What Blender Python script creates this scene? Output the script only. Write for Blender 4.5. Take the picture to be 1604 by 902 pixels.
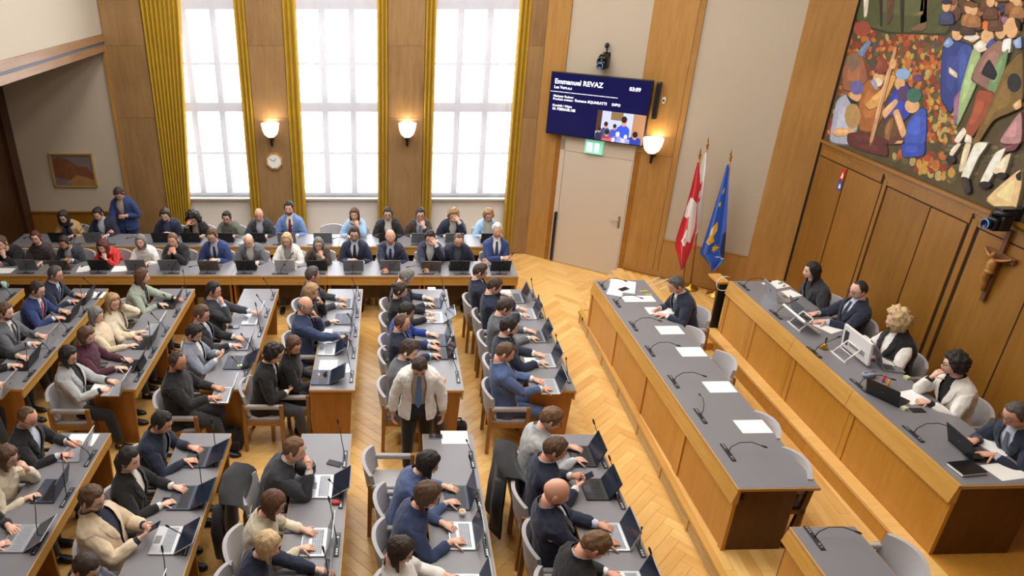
import bpy, bmesh, math, random
from mathutils import Vector, Matrix, Quaternion, noise
random.seed(7)
for o in list(bpy.data.objects): bpy.data.objects.remove(o)
scn = bpy.context.scene
COL = scn.collection
PI = math.pi
R = math.radians

# ------------------------------------------------------------------ camera
CX, CY, FPX, PITCH, YAW, CH = 605.0, 451.0, 1092.0, R(25.4), R(-0.3), 5.3
cam_d = bpy.data.cameras.new('camera'); cam = bpy.data.objects.new('camera', cam_d); COL.objects.link(cam)
cam.location = (0, 0, CH); cam.rotation_euler = (PI/2-PITCH, 0, -YAW)
cam_d.sensor_width = 36; cam_d.lens = FPX/1604*36
cam_d.shift_x = (802-CX)/1604; cam_d.shift_y = 0
cam_d.clip_start = .05; cam_d.clip_end = 200
scn.camera = cam
# ------------------------------------------------------------------ world, lights, exposure
wd = bpy.data.worlds.new('world'); scn.world = wd; wd.use_nodes = True
wb = wd.node_tree.nodes['Background']; wb.inputs[0].default_value = (.90, .94, 1.0, 1); wb.inputs[1].default_value = 9.0
scn.view_settings.view_transform = 'Standard'; scn.view_settings.look = 'None'
scn.view_settings.gamma = 1; scn.view_settings.use_curve_mapping = False
scn.view_settings.exposure = 0.35
CEIL_LIGHT_W = 36.0       # watts of each ceiling lamp panel
SCONCE_W = 3.0

# ------------------------------------------------------------------ pixel -> place helpers
_F = Vector((math.sin(YAW)*math.cos(PITCH), math.cos(YAW)*math.cos(PITCH), -math.sin(PITCH)))
_R = Vector((math.cos(YAW), -math.sin(YAW), 0)); _D = _F.cross(_R)
CAMP = Vector((0, 0, CH))
def ray(u, v): return _F + _R*((u-CX)/FPX) + _D*((v-CY)/FPX)
def atz(u, v, z): r = ray(u, v); return CAMP + r*((z-CH)/r.z)
def aty(u, v, y): r = ray(u, v); return CAMP + r*(y/r.y)
def atx(u, v, x): r = ray(u, v); return CAMP + r*(x/r.x)
def atpl(u, v, P, n): r = ray(u, v); return CAMP + r*((P-CAMP).dot(n)/r.dot(n))

# ------------------------------------------------------------------ materials
def lin(c):
    return tuple((x/255/12.92 if x/255 <= .04045 else ((x/255+.055)/1.055)**2.4) for x in c)
_M = {}
def newmat(name):
    m = bpy.data.materials.new(name); m.use_nodes = True
    nt = m.node_tree; b = nt.nodes['Principled BSDF']; return m, nt, b
def mat(name, rgb, rough=.6, metal=0, var=0, vscale=8, bump=0, bscale=60, sheen=0, emit=None, estr=0, spec=.5):
    if name in _M: return _M[name]
    m, nt, b = newmat(name); L = nt.links
    c = lin(rgb); b.inputs['Base Color'].default_value = (*c, 1)
    b.inputs['Roughness'].default_value = rough; b.inputs['Metallic'].default_value = metal
    b.inputs['Specular IOR Level'].default_value = spec
    if sheen: b.inputs['Sheen Weight'].default_value = sheen
    if emit: b.inputs['Emission Color'].default_value = (*lin(emit), 1); b.inputs['Emission Strength'].default_value = estr
    tc = nt.nodes.new('ShaderNodeTexCoord')
    if var:
        n = nt.nodes.new('ShaderNodeTexNoise'); n.inputs['Scale'].default_value = vscale; n.inputs['Detail'].default_value = 4
        L.new(tc.outputs['Object'], n.inputs['Vector'])
        mx = nt.nodes.new('ShaderNodeMix'); mx.data_type = 'RGBA'
        mx.inputs[6].default_value = (*[x*(1-var) for x in c], 1); mx.inputs[7].default_value = (*[min(1, x*(1+var)) for x in c], 1)
        L.new(n.outputs['Fac'], mx.inputs[0]); L.new(mx.outputs[2], b.inputs['Base Color'])
    if bump:
        n = nt.nodes.new('ShaderNodeTexNoise'); n.inputs['Scale'].default_value = bscale; n.inputs['Detail'].default_value = 3
        L.new(tc.outputs['Object'], n.inputs['Vector'])
        bp = nt.nodes.new('ShaderNodeBump'); bp.inputs['Strength'].default_value = bump; bp.inputs['Distance'].default_value = .01
        L.new(n.outputs['Fac'], bp.inputs['Height']); L.new(bp.outputs['Normal'], b.inputs['Normal'])
    _M[name] = m; return m
def wood(name, c1, c2, axis='z', rough=.38, scale=1.0, perobj=.0, island=False, blotch=.5):
    """veneer or plank: long grain along axis, broad cloudy figure, fine pores"""
    if name in _M: return _M[name]
    m, nt, b = newmat(name); L = nt.links; N = nt.nodes
    tc = N.new('ShaderNodeTexCoord'); mp = N.new('ShaderNodeMapping')
    s = {'z': (9, 9, .9), 'x': (.9, 9, 9), 'y': (9, .9, 9)}[axis]
    mp.inputs['Scale'].default_value = tuple(k*scale for k in s)
    oi = N.new('ShaderNodeObjectInfo'); 
    va = N.new('ShaderNodeVectorMath'); va.operation = 'ADD'
    cmb = N.new('ShaderNodeCombineXYZ'); mlt = N.new('ShaderNodeMath'); mlt.operation = 'MULTIPLY'; mlt.inputs[1].default_value = 37 if perobj else 0
    L.new(oi.outputs['Random'], mlt.inputs[0])
    for k in range(3): L.new(mlt.outputs[0], cmb.inputs[k])
    L.new(tc.outputs['Object'], va.inputs[0]); L.new(cmb.outputs[0], va.inputs[1]); L.new(va.outputs[0], mp.inputs['Vector'])
    n1 = N.new('ShaderNodeTexNoise'); n1.inputs['Scale'].default_value = 1.6; n1.inputs['Detail'].default_value = 6; n1.inputs['Distortion'].default_value = .6
    n2 = N.new('ShaderNodeTexNoise'); n2.inputs['Scale'].default_value = 9; n2.inputs['Detail'].default_value = 5
    L.new(mp.outputs[0], n1.inputs['Vector']); L.new(mp.outputs[0], n2.inputs['Vector'])
    n3 = N.new('ShaderNodeTexNoise'); n3.inputs['Scale'].default_value = 1.3; n3.inputs['Detail'].default_value = 2
    L.new(va.outputs[0], n3.inputs['Vector'])
    a1 = N.new('ShaderNodeMath'); a1.operation = 'MULTIPLY_ADD'; a1.inputs[1].default_value = .45; L.new(n2.outputs['Fac'], a1.inputs[0]); L.new(n1.outputs['Fac'], a1.inputs[2])
    a2 = N.new('ShaderNodeMath'); a2.operation = 'MULTIPLY_ADD'; a2.inputs[1].default_value = blotch; L.new(n3.outputs['Fac'], a2.inputs[0]); L.new(a1.outputs[0], a2.inputs[2])
    last = a2.outputs[0]
    if perobj or island:
        if island: g = N.new('ShaderNodeNewGeometry'); src = g.outputs['Random Per Island']
        else: src = oi.outputs['Random']
        a3 = N.new('ShaderNodeMath'); a3.operation = 'MULTIPLY_ADD'; a3.inputs[1].default_value = perobj or .5
        L.new(src, a3.inputs[0]); L.new(last, a3.inputs[2]); last = a3.outputs[0]
    hi = 1.45+blotch*.5+((perobj or .5) if (perobj or island) else 0)*.8-.35
    mr = N.new('ShaderNodeMapRange'); mr.inputs[1].default_value = .45; mr.inputs[2].default_value = hi
    L.new(last, mr.inputs[0])
    mx = N.new('ShaderNodeMix'); mx.data_type = 'RGBA'
    mx.inputs[6].default_value = (*lin(c1), 1); mx.inputs[7].default_value = (*lin(c2), 1)
    L.new(mr.outputs[0], mx.inputs[0]); L.new(mx.outputs[2], b.inputs['Base Color'])
    b.inputs['Roughness'].default_value = rough
    bp = N.new('ShaderNodeBump'); bp.inputs['Strength'].default_value = .08; bp.inputs['Distance'].default_value = .004
    L.new(n2.outputs['Fac'], bp.inputs['Height']); L.new(bp.outputs['Normal'], b.inputs['Normal'])
    _M[name] = m; return m

W_FLOOR = wood('parquet_wood', (200, 140, 62), (242, 200, 126), 'x', .30, 1.0, perobj=.6)
W_FLOORS = wood('parquet_wood_joined', (200, 140, 62), (242, 200, 126), 'x', .30, 1.0, perobj=.6, island=True)
W_DESK = wood('desk_oak', (184, 130, 52), (216, 168, 90), 'y', .36)
W_DESKX = wood('desk_oak_cross', (184, 130, 52), (216, 168, 90), 'x', .36)
W_PANEL = wood('desk_end_panel', (134, 82, 26), (174, 116, 48), 'z', .36)
W_DAIS = wood('dais_panel_oak', (176, 116, 36), (208, 152, 64), 'z', .33, perobj=.4)
W_WALL = wood('wall_panel_walnut', (100, 64, 18), (156, 108, 42), 'z', .33, perobj=.4, blotch=.8)
W_PIER = wood('pier_veneer', (104, 72, 38), (168, 132, 88), 'z', .4, perobj=.3, blotch=.9)
W_CHAM = wood('side_wall_oak', (134, 90, 38), (186, 140, 78), 'z', .36, perobj=.3, blotch=.7)
W_DARK = wood('dark_timber', (46, 26, 12), (76, 46, 22), 'z', .45)
W_CHAIR = wood('chair_beech', (124, 83, 37), (168, 120, 62), 'z', .4)
M_LINO = mat('grey_linoleum', (126, 125, 130), .36, var=.05, vscale=3)
M_EDGE = mat('desk_edge_wood', (196, 150, 90), .4, var=.1)
M_GREY = mat('taupe_wall_paint', (184, 170, 150), .8, var=.03, vscale=2, bump=.05, bscale=200)
M_DOOR = mat('door_paint', (200, 186, 168), .55)
M_WHITE = mat('white_plaster', (178, 168, 152), .85)
M_CEIL = mat('ceiling_plaster', (236, 232, 224), .9)
M_UPH = mat('grey_upholstery', (176, 172, 174), .9, bump=.15, bscale=300, sheen=.2)
M_BLACK = mat('black_plastic', (20, 20, 22), .4)
M_DGREY = mat('dark_grey_metal', (58, 60, 64), .45, .3)
M_SILV = mat('silver_aluminium', (196, 198, 202), .35, .6)
M_STEEL = mat('brushed_steel', (170, 168, 165), .35, .9)
M_BRASS = mat('brass', (190, 150, 70), .3, .9)
M_PAPER = mat('white_paper', (244, 243, 240), .8)
M_KEYS = mat('keyboard_keys', (66, 68, 74), .5)
M_SKEYS = mat('pale_keyboard_keys', (150, 154, 162), .5)
M_SCREEN = mat('laptop_display', (22, 25, 34), .18, emit=(60, 70, 95), estr=.12)
M_GROOVE = mat('groove_shadow_gap', (44, 26, 12), .8)
M_LED = mat('dim_indicator', (120, 124, 132), .4)

# ------------------------------------------------------------------ mesh builder
class MB:
    def __init__(s): s.v = []; s.f = []; s.m = []
    def add(s, vs, fs, mi=0):
        o = len(s.v); s.v += [tuple(x) for x in vs]; s.f += [tuple(i+o for i in f) for f in fs]; s.m += [mi]*len(fs); return o
    def box(s, x0, x1, y0, y1, z0, z1, mi=0, M=None):
        vs = [Vector((x, y, z)) for z in (z0, z1) for y in (y0, y1) for x in (x0, x1)]
        if M is not None: vs = [M @ v for v in vs]
        s.add(vs, [(0, 2, 3, 1), (4, 5, 7, 6), (0, 1, 5, 4), (2, 6, 7, 3), (0, 4, 6, 2), (1, 3, 7, 5)], mi); return s
    def bbox(s, x0, x1, y0, y1, z0, z1, b=.01, mi=0, M=None):
        """box with chamfered vertical and horizontal edges"""
        bm = bmesh.new(); bmesh.ops.create_cube(bm, size=1)
        for v in bm.verts: v.co = Vector(((x0+x1)/2+v.co.x*(x1-x0), (y0+y1)/2+v.co.y*(y1-y0), (z0+z1)/2+v.co.z*(z1-z0)))
        bmesh.ops.bevel(bm, geom=list(bm.edges), offset=b, segments=2, affect='EDGES', profile=.5)
        s.bm(bm, mi, M); return s
    def bm(s, bm, mi=0, M=None):
        bm.verts.index_update(); vs = [(M @ v.co if M is not None else v.co.copy()) for v in bm.verts]
        s.add(vs, [[v.index for v in f.verts] for f in bm.faces], mi); bm.free()
    def tube(s, pts, rad, n=8, mi=0, cap=True):
        pts = [Vector(p) for p in pts]; k = len(pts)
        if not isinstance(rad, (list, tuple)): rad = [rad]*k
        d = (pts[1]-pts[0]).normalized(); e = d.orthogonal().normalized(); vs = []
        for i, p in enumerate(pts):
            d2 = (pts[min(i+1, k-1)]-pts[max(i-1, 0)]).normalized()
            e = (d.rotation_difference(d2) @ e); e = (e-d2*e.dot(d2)).normalized(); d = d2; g = d.cross(e)
            vs += [p+(e*math.cos(2*PI*j/n)+g*math.sin(2*PI*j/n))*rad[i] for j in range(n)]
        fs = [(i*n+j, i*n+(j+1) % n, (i+1)*n+(j+1) % n, (i+1)*n+j) for i in range(k-1) for j in range(n)]
        if cap: fs += [tuple(reversed(range(n))), tuple((k-1)*n+j for j in range(n))]
        s.add(vs, fs, mi); return s
    def lathe(s, prof, n=20, c=(0, 0, 0), mi=0, M=None):
        vs = [Vector((c[0]+r*math.cos(2*PI*j/n), c[1]+r*math.sin(2*PI*j/n), c[2]+z)) for r, z in prof for j in range(n)]
        if M is not None: vs = [M @ v for v in vs]
        k = len(prof); s.add(vs, [(i*n+j, i*n+(j+1) % n, (i+1)*n+(j+1) % n, (i+1)*n+j) for i in range(k-1) for j in range(n)], mi); return s
    def ell(s, c, r, n=10, m=6, mi=0, M=None):
        vs = []
        for i in range(m+1):
            a = -PI/2+PI*i/m
            for j in range(n): vs.append(Vector((r[0]*math.cos(a)*math.cos(2*PI*j/n), r[1]*math.cos(a)*math.sin(2*PI*j/n), r[2]*math.sin(a))))
        c = Vector(c); vs = [(M @ v if M is not None else v)+c for v in vs]
        s.add(vs, [(i*n+j, i*n+(j+1) % n, (i+1)*n+(j+1) % n, (i+1)*n+j) for i in range(m) for j in range(n)], mi); return s
    def prism(s, poly, z0, z1, mi=0, M=None):
        n = len(poly); vs = [Vector((x, y, z0)) for x, y in poly]+[Vector((x, y, z1)) for x, y in poly]
        if M is not None: vs = [M @ v for v in vs]
        s.add(vs, [tuple(reversed(range(n))), tuple(range(n, 2*n))]+[(i, (i+1) % n, n+(i+1) % n, n+i) for i in range(n)], mi); return s
    def grid(s, fn, nu, nv, mi=0):
        vs = [fn(i/nu, j/nv) for j in range(nv+1) for i in range(nu+1)]
        s.add(vs, [(j*(nu+1)+i, j*(nu+1)+i+1, (j+1)*(nu+1)+i+1, (j+1)*(nu+1)+i) for j in range(nv) for i in range(nu)], mi); return s
    def mesh(s, name, mats, smooth=False):
        me = bpy.data.meshes.new(name); me.from_pydata([tuple(v) for v in s.v], [], s.f)
        if not isinstance(mats, (list, tuple)): mats = [mats]
        for m in mats: me.materials.append(m)
        me.polygons.foreach_set('material_index', s.m)
        if smooth: me.polygons.foreach_set('use_smooth', [True]*len(me.polygons))
        me.update(); return me
    def build(s, name, mats, parent=None, smooth=False, loc=None, rot=None):
        return link(name, s.mesh(name, mats, smooth), parent, loc, rot)
def link(name, me, parent=None, loc=None, rot=None):
    o = bpy.data.objects.new(name, me); COL.objects.link(o)
    if parent is not None: o.parent = parent
    if loc is not None: o.location = loc
    if rot is not None: o.rotation_euler = rot if isinstance(rot, (tuple, list)) else (0, 0, rot)
    return o
def tag(o, label, cat, group=None):
    o['label'] = label; o['category'] = cat
    if group: o['group'] = group
    return o
def thing(name, label, cat, loc=(0, 0, 0), rz=0, group=None):
    o = link(name, None, None, loc, rz); o.empty_display_size = .1; return tag(o, label, cat, group)
def struct(o): o['kind'] = 'structure'; return o
class Proto:
    """a thing kept as meshes, put down again and again with shared data"""
    def __init__(s): s.p = []
    def part(s, name, mb, mats, smooth=False, sub=None): s.p.append((name, mb.mesh(name, mats, smooth), sub)); return len(s.p)-1
    def put(s, name, label, cat, loc, rz=0, group=None):
        t = thing(name, label, cat, loc, rz, group); made = []
        for n, me, sub in s.p: made.append(link(n, me, t if sub is None else made[sub]))
        return t
# ================================================================== THE ROOM
YB, XL, XR, YF, ZC = 12.766, -7.02, 6.34, -2.0, 7.0
CA = R(-35.77); C0 = Vector((2.681, YB, 0)); CD = Vector((math.cos(CA), math.sin(CA), 0)); CN = Vector((math.sin(CA), -math.cos(CA), 0))
DZ1, DZ2 = .20, .40
def ct(u, v, off=0.0):
    p = atpl(u, v, C0+CN*off, CN)-C0; return p.dot(CD), p.z

# ---- floor: herringbone blocks
fl = MB().box(XL-.1, XR+.1, YF, YB+.4, -.12, -.012).build('floor', mat('subfloor', (120, 80, 40), .6)); struct(fl)
PW, PN = .118, 5; PL = PW*PN
def plank_mesh(l, w, name, m):
    g = .0007; b = MB(); c = .0012
    x, y = l/2-g, w/2-g
    vs = [(-x, -y, -.012), (x, -y, -.012), (x, y, -.012), (-x, y, -.012), (-x, -y, -c), (x, -y, -c), (x, y, -c), (-x, y, -c),
          (-x+c, -y+c, 0), (x-c, -y+c, 0), (x-c, y-c, 0), (-x+c, y-c, 0)]
    fs = [(0, 1, 5, 4), (1, 2, 6, 5), (2, 3, 7, 6), (3, 0, 4, 7), (4, 5, 9, 8), (5, 6, 10, 9), (6, 7, 11, 10), (7, 4, 8, 11), (8, 9, 10, 11)]
    b.add(vs, fs); return b
planks = []
c45, s45 = math.cos(R(45)), math.sin(R(45))
def inside_floor(x, y):
    if x < -6.9 or x > 3.45 and y < 10.0: return False
    if y < 3.2 or y > YB+.25: return False
    if x > 2.68 and (Vector((x, y, 0))-C0).dot(CN) < -.25: return False
    if x > 3.3 and y >= 9.9:      # beyond the raised edge toward the side wall
        if (x-3.06)*(11.72-9.9)-(y-9.9)*(4.18-3.06) > .6: return False
    return True
for r in range(-60, 190):
    for cc in range(-120, 190):
        d = (cc-r) % (2*PN)
        if d == 0: p, q, ang = (cc+PN/2)*PW, (r+.5)*PW, 0
        elif False: pass
        else: continue
        x, y = p*c45-q*s45, p*s45+q*c45
        if inside_floor(x, y): planks.append((x, y, R(45)))
for cc in range(-120, 190):
    for k in range(-20, 20):
        r0 = cc-2*PN+1+k*2*PN
        if r0 < -60 or r0 > 190: continue
        p, q = (cc+.5)*PW, (r0+PN/2)*PW
        x, y = p*c45-q*s45, p*s45+q*c45
        if inside_floor(x, y): planks.append((x, y, R(135)))
def shown(x, y):
    d = Vector((x, y, 0))-CAMP; z = d.dot(_F); u = CX+FPX*d.dot(_R)/z; v = CY+FPX*d.dot(_D)/z
    return z, u, v
def openness(pl):
    x, y, a = pl; z, u, v = shown(x, y)
    s = z
    if not (-20 < u < 1620 and v < 930): s += 50
    if not (2.25 < x < 3.1): s += 6
    if y < 9.4 and ((x+2.94+.4) % 1.28) < .6 : s += 8
    if y > 9.7 and x < 2.1: s += 15
    return s
planks.sort(key=openness)
pm = plank_mesh(PL, PW, 'parquet_block', None).mesh('parquet_block', W_FLOOR)
for x, y, a in planks[:300]: link('parquet_block', pm, fl, (x, y, 0), a)
rest = MB(); src = plank_mesh(PL, PW, '', None)
for x, y, a in planks[300:]:
    M = Matrix.Translation((x, y, 0)) @ Matrix.Rotation(a, 4, 'Z'); rest.add([M @ Vector(v) for v in src.v], src.f)
ro = rest.build('parquet_block', W_FLOORS, fl); ro['kind'] = 'stuff'

# ---- raised floor (dais) with vent grille along its edge, upper step under the presidium
DE = 3.06
dp = [(DE, YF), (XR, YF), (XR, 10.13), (4.19, 11.68), (DE, 9.9)]
da = MB().prism(dp, 0, DZ1-.014).build('floor_dais', W_DAIS); struct(da)
bw = .115
bmesh_cache = {}
k = 0; x = DE+.07
while x < XR:
    y = 3.6-(k % 3)*.37
    while y < 11.6:
        l = 1.1
        y1 = min(y+l, 11.6)
        lim = 9.95+(x-DE)*(11.68-9.9)/(4.19-DE) if x < 4.19 else 11.68-(x-4.19)*(11.68-10.13)/(XR-4.19)-.16
        y1 = min(y1, lim)
        if y1-y > .15 and not (x > 4.95 and y > 4.8 and y1 < 8.8):
            key = round(y1-y, 2)
            if key not in bmesh_cache: bmesh_cache[key] = plank_mesh(key, bw, '', None).mesh('floor_board', W_FLOOR)
            link('floor_board', bmesh_cache[key], da, (x, (y+y1)/2, DZ1), PI/2)
        y += l
    x += bw; k += 1
# nosing, louvre slats, posts
MB().box(DE-.035, DE+.03, 3.2, 9.93, DZ1-.03, DZ1+.004).build('nosing', W_DESK, da)
MB().box(DE-.009, DE, 3.2, 9.88, 0, DZ1-.03).build('grille_backing', mat('grille_void', (46, 28, 12), .8), da)  # dark strip whose colour stands in for shade between the slats
sl = MB().box(DE-.022, DE-.008, 3.2, 9.9, 0, .019).mesh('grille_slat', mat('pale_grille_oak', (206, 170, 112), .45, var=.08))
for i in range(4): link('grille_slat', sl, da, (0, 0, .012+i*.041))
po = MB().box(DE-.03, DE-.004, -.02, .02, 0, DZ1-.03).mesh('grille_post', W_DESK)
for y in (3.9, 4.62, 5.4, 6.2, 7.0, 7.8, 8.6, 9.4, 9.88): link('grille_post', po, da, (0, y, 0))
# anti-slip strips painted on the raised floor
for i, (u, v) in enumerate(((1018, 441), (1033, 443), (1048, 447))):
    p = atz(u, v, DZ1); MB().box(-.29, .29, -.02, .02, 0, .003).build('anti_slip_strip', mat('pale_strip', (222, 205, 170), .7), da, False, (p.x, p.y, DZ1+.001), R(38))
tp = thing('hazard_tape', 'yellow and black striped hazard tape at dais corner', 'tape', (DE-.04, 9.62, 0))
hz = [mat('tape_yellow', (232, 206, 60), .5), mat('tape_black', (28, 28, 26), .5)]
for i in range(12):
    a = MB(); y = .30-i*.045
    if i < 5: a.box(.02+i*.0, .12, 0, .001, 0, .001)
    b = MB()
    if i < 6: b.box(-.006, .002, y-.045, y, DZ1-.04, DZ1+.008)
    else: b.box(-.004+(i-6)*.03, .026+(i-6)*.03, .30, .308, DZ1-.045, DZ1+.006)
    b.build('tape_stripe', hz[i % 2], tp)

# ---- back wall with three tall windows
wbk = MB()
PIERS = [(-4.97, -4.27), (-2.47, -1.85), (-.03, .60), (2.40, 2.70)]
WINS = [(-4.27, -2.47), (-1.85, -.03), (.60, 2.40)]
for a, b in PIERS: wbk.box(a, b, YB, YB+.45, 0, ZC)
wbk.box(XL-.1, -4.97, YB, YB+.45, 0, ZC)
for a, b in WINS: wbk.box(a, b, YB, YB+.45, 6.35, ZC)
wbk = struct(wbk.build('wall_back', M_GREY))
for a, b in WINS: MB().box(a, b, YB+.16, YB+.45, 0, 1.10).build('parapet', M_CEIL, wbk)
for a, b in PIERS:
    for z0, z1 in ((.02, 2.66), (2.664, 3.9), (3.904, 6.9)):
        MB().box(a, b if b < 2.6 else 2.68, YB-.02, YB, z0, z1).build('pier_panel', W_PIER, wbk)
MB().box(-5.02, -4.965, YB-.045, YB, 0, 3.9).build('pier_moulding', W_CHAM, wbk)
for a, b in ((-7.0, -6.0), (-5.995, -5.03)):
    MB().box(a, b, YB-.02, YB, .02, .84).build('wainscot_panel', W_WALL, wbk)
MB().box(-7.0, -5.02, YB-.04, YB, .84, .87).build('dado_rail', W_WALL, wbk)
M_FRAME = mat('window_frame_paint', (150, 144, 150), .6)
mg, nt, b_ = newmat('window_glass'); nt.nodes.remove(b_)
t_ = nt.nodes.new('ShaderNodeBsdfTransparent'); g_ = nt.nodes.new('ShaderNodeBsdfGlossy'); g_.inputs['Roughness'].default_value = .05
x_ = nt.nodes.new('ShaderNodeMixShader'); x_.inputs[0].default_value = .06
nt.links.new(t_.outputs[0], x_.inputs[1]); nt.links.new(g_.outputs[0], x_.inputs[2]); nt.links.new(x_.outputs[0], nt.nodes['Material Output'].inputs[0])
M_GLASS = mg
ms, nt, b_ = newmat('sheer_voile'); nt.nodes.remove(b_)
t_ = nt.nodes.new('ShaderNodeBsdfTransparent'); g_ = nt.nodes.new('ShaderNodeBsdfTranslucent'); g_.inputs[0].default_value = (.93, .92, .93, 1)
d_ = nt.nodes.new('ShaderNodeBsdfDiffuse'); d_.inputs[0].default_value = (.85, .84, .85, 1)
x1 = nt.nodes.new('ShaderNodeMixShader'); x1.inputs[0].default_value = .4; x2 = nt.nodes.new('ShaderNodeMixShader'); x2.inputs[0].default_value = .18
nt.links.new(g_.outputs[0], x1.inputs[1]); nt.links.new(d_.outputs[0], x1.inputs[2]); nt.links.new(t_.outputs[0], x2.inputs[1]); nt.links.new(x1.outputs[0], x2.inputs[2])
nt.links.new(x2.outputs[0], nt.nodes['Material Output'].inputs[0]); M_SHEER = ms
ZB = [1.10, 1.93, 2.79, 3.56, 4.56, 5.5, 6.35]     # transom heights
TH = [.05, .024, .085, .024, .09, .024, .05]
for i, (a, b) in enumerate(WINS):
    w = MB(); yg = YB+.34
    ia, ib = a+.12, b-.12
    xs = [a+.02, ia+(ib-ia)*.335, ia+(ib-ia)*.665, b-.02]
    for x, hw in zip(xs, (.06, .055, .055, .06)): w.box(x-hw, x+hw, yg-.05, yg+.05, 1.1, 6.35)
    for z, th in zip(ZB, TH): w.box(a, b, yg-.045, yg+.045, z-th, z+th)
    wo = struct(w.build('window_%d' % (i+1), M_FRAME))
    for c in range(3):
        for r in range(6): MB().box(xs[c], xs[c+1], yg-.004, yg+.004, ZB[r], ZB[r+1]).build('pane', M_GLASS, wo)
    MB().box(a, b, YB+.06, YB+.30, 1.07, 1.10).build('window_sill', M_WHITE, wo)
    pt = bpy.data.lights.new('daylight_portal', 'AREA'); pt.shape = 'RECTANGLE'; pt.size = b-a; pt.size_y = 5.2; pt.cycles.is_portal = True
    po_ = link('window_portal', pt, wo, ((a+b)/2, YB+.42, 3.7), (PI/2, 0, PI))
    po_.rotation_euler = (-PI/2, 0, 0)
# sheers and gold curtains
M_GOLD = mat('gold_velvet', (176, 138, 12), .8, var=.15, vscale=5, sheen=.1)
wn = ['left', 'middle', 'right']
for i, (a, b) in enumerate(WINS):
    random.seed(i); ph = [random.uniform(0, 6) for _ in range(4)]
    def sheer(u, v, a=a, b=b):
        x = a+.03+(b-a-.06)*u; z = .12+6.2*v
        return (x, YB+.115+.012*math.sin(u*70+ph[0])+.010*math.sin(u*33+ph[1]+v)+.006*math.sin(u*120+ph[2]), z)
    o = MB().grid(sheer, 150, 6).build('sheer_curtain', M_SHEER, None, True)
    tag(o, 'white sheer curtain filling the %s tall window' % wn[i], 'curtain', 'sheer curtains')
CUR = [(-4.27, -3.56, -3.86, 'broad gold velvet curtain on left side of left window'), (-2.68, -2.47, None, 'gold velvet curtain on right side of left window'),
       (-1.86, -1.61, None, 'gold velvet curtain on left side of middle window'), (-.23, -.03, None, 'gold velvet curtain on right side of middle window'),
       (.60, .80, None, 'gold velvet curtain on left side of right window'), (2.20, 2.42, None, 'gold velvet curtain beside the door-side pier at right window')]
for a, b, blow, lab in CUR:
    folds = max(3, round((b-a)/.075))
    def cur(u, v, a=a, b=b, blow=blow):
        bb = b if blow is None else blow+(b-blow)*min(1, max(0, (v*6.3-.6)/4.2))
        x = a+(bb-a)*u
        return (x, YB-.015+.035*math.cos(u*folds*2*PI)+.008*math.sin(u*folds*4*PI+v*3), .03+6.3*v)
    t = thing('gold_curtain', lab, 'curtain', (0, 0, 0), 0, 'gold window curtains')
    c = MB(); c.grid(cur, folds*8, 14); c.grid(lambda u, v: (cur(1-u, v)[0], cur(1-u, v)[1]+.012, cur(1-u, v)[2]), folds*8, 14)
    c.build('drape', M_GOLD, t, True)
    MB().box(a-.01, b+.01, YB-.03, YB+.01, 6.32, 6.35).build('curtain_rail', M_BRASS, t)

# ---- chamfered wall with door and screen
wc = MB().box(0, 4.56, 0, .3, 0, ZC).build('wall_corner', M_GREY, None, False, C0, CA); struct(wc)
tg = [ct(853, 404)[0], ct(860, 406)[0], ct(966, 433)[0], ct(973, 434)[0]]
tgl = ct(897, 0)[0]; tgr = ct(1025.7, 0)[0]; tpl = ct(1099, 0)[0]; tfl = ct(1105, 0)[0]; tfr = ct(1262, 0)[0]
tfl2 = (tfl+ct(1043, 375)[0])/2; tfr2 = (tfr+ct(1177, 404)[0])/2; TEND = 4.51
dtop = ct(878, 216)[1]
def wp(t0, t1, z0, z1, d=.02, name='wall_panel', m=None): return MB().box(t0, t1, -d, 0, z0, z1).build(name, m or W_CHAM, wc)
wp(.02, tg[0], 0, 6.9); wp(tg[0], tg[1], 0, dtop+.1, .028, 'door_moulding', mat('amber_moulding', (150, 98, 34), .35, var=.35, vscale=6))
wp(tg[0], tgl-.02, dtop+.1, 6.9); wp(tgl-.02, tgl+.01, dtop+.1, 6.9, .03, 'wall_moulding')
wp(tg[2], tg[3], 0, dtop-.05, .028, 'door_moulding', _M['amber_moulding'])
wp(tg[3], tpl-.01, DZ1, dtop-.05); wp(tgr, tpl-.01, dtop-.045, 6.9); wp(tpl, tfl2-.005, DZ1, 6.9, .03, 'wall_moulding')
wp(tfl2, tfr2, DZ1, .885, .02); wp(tfr2, TEND-.05, DZ1, 6.9, .028)
wp(tfl2, tfr2, .885, .90, .03, 'wall_moulding')
wp(tg[3], TEND-.02, DZ1, DZ1+.09, .035, 'baseboard')
wp(TEND-.05, TEND-.02, DZ1, 6.9, .012, 'corner_groove', M_GROOVE)
do = thing('door_1', 'x', 'x'); 
for kx in ('label', 'category'): del do[kx]
struct(do); do.location = C0; do.rotation_euler = (0, 0, CA)
d0, d1 = ct(867, 408)[0], ct(964, 432)[0]; dz = ct(882, 234.6)[1]
MB().box(tg[1], d0-.006, -.035, 0, 0, dtop).box(d1+.006, tg[2], -.035, 0, 0, dtop).box(tg[1], tg[2], -.035, 0, dz+.008, dtop+.6).build('door_frame', M_DOOR, do)
lf = MB().bbox(d0, d1, -.033, .01, .008, dz, .003).build('door_leaf', M_DOOR, do)
hx = d1-.075; hb = MB(); hb.bbox(hx-.02, hx+.02, -.042, -.033, .93, 1.15, .004); hb.tube([(hx, -.04, 1.07), (hx, -.085, 1.07), (hx-.03, -.095, 1.07), (hx-.15, -.095, 1.07)], .010); hb.lathe([(0, 0), (.012, 0), (.012, .012), (0, .012)], 10, (0, 0, 0), 0, Matrix.Translation((hx, -.045, .98)) @ Matrix.Rotation(PI/2, 4, 'X'))
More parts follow.
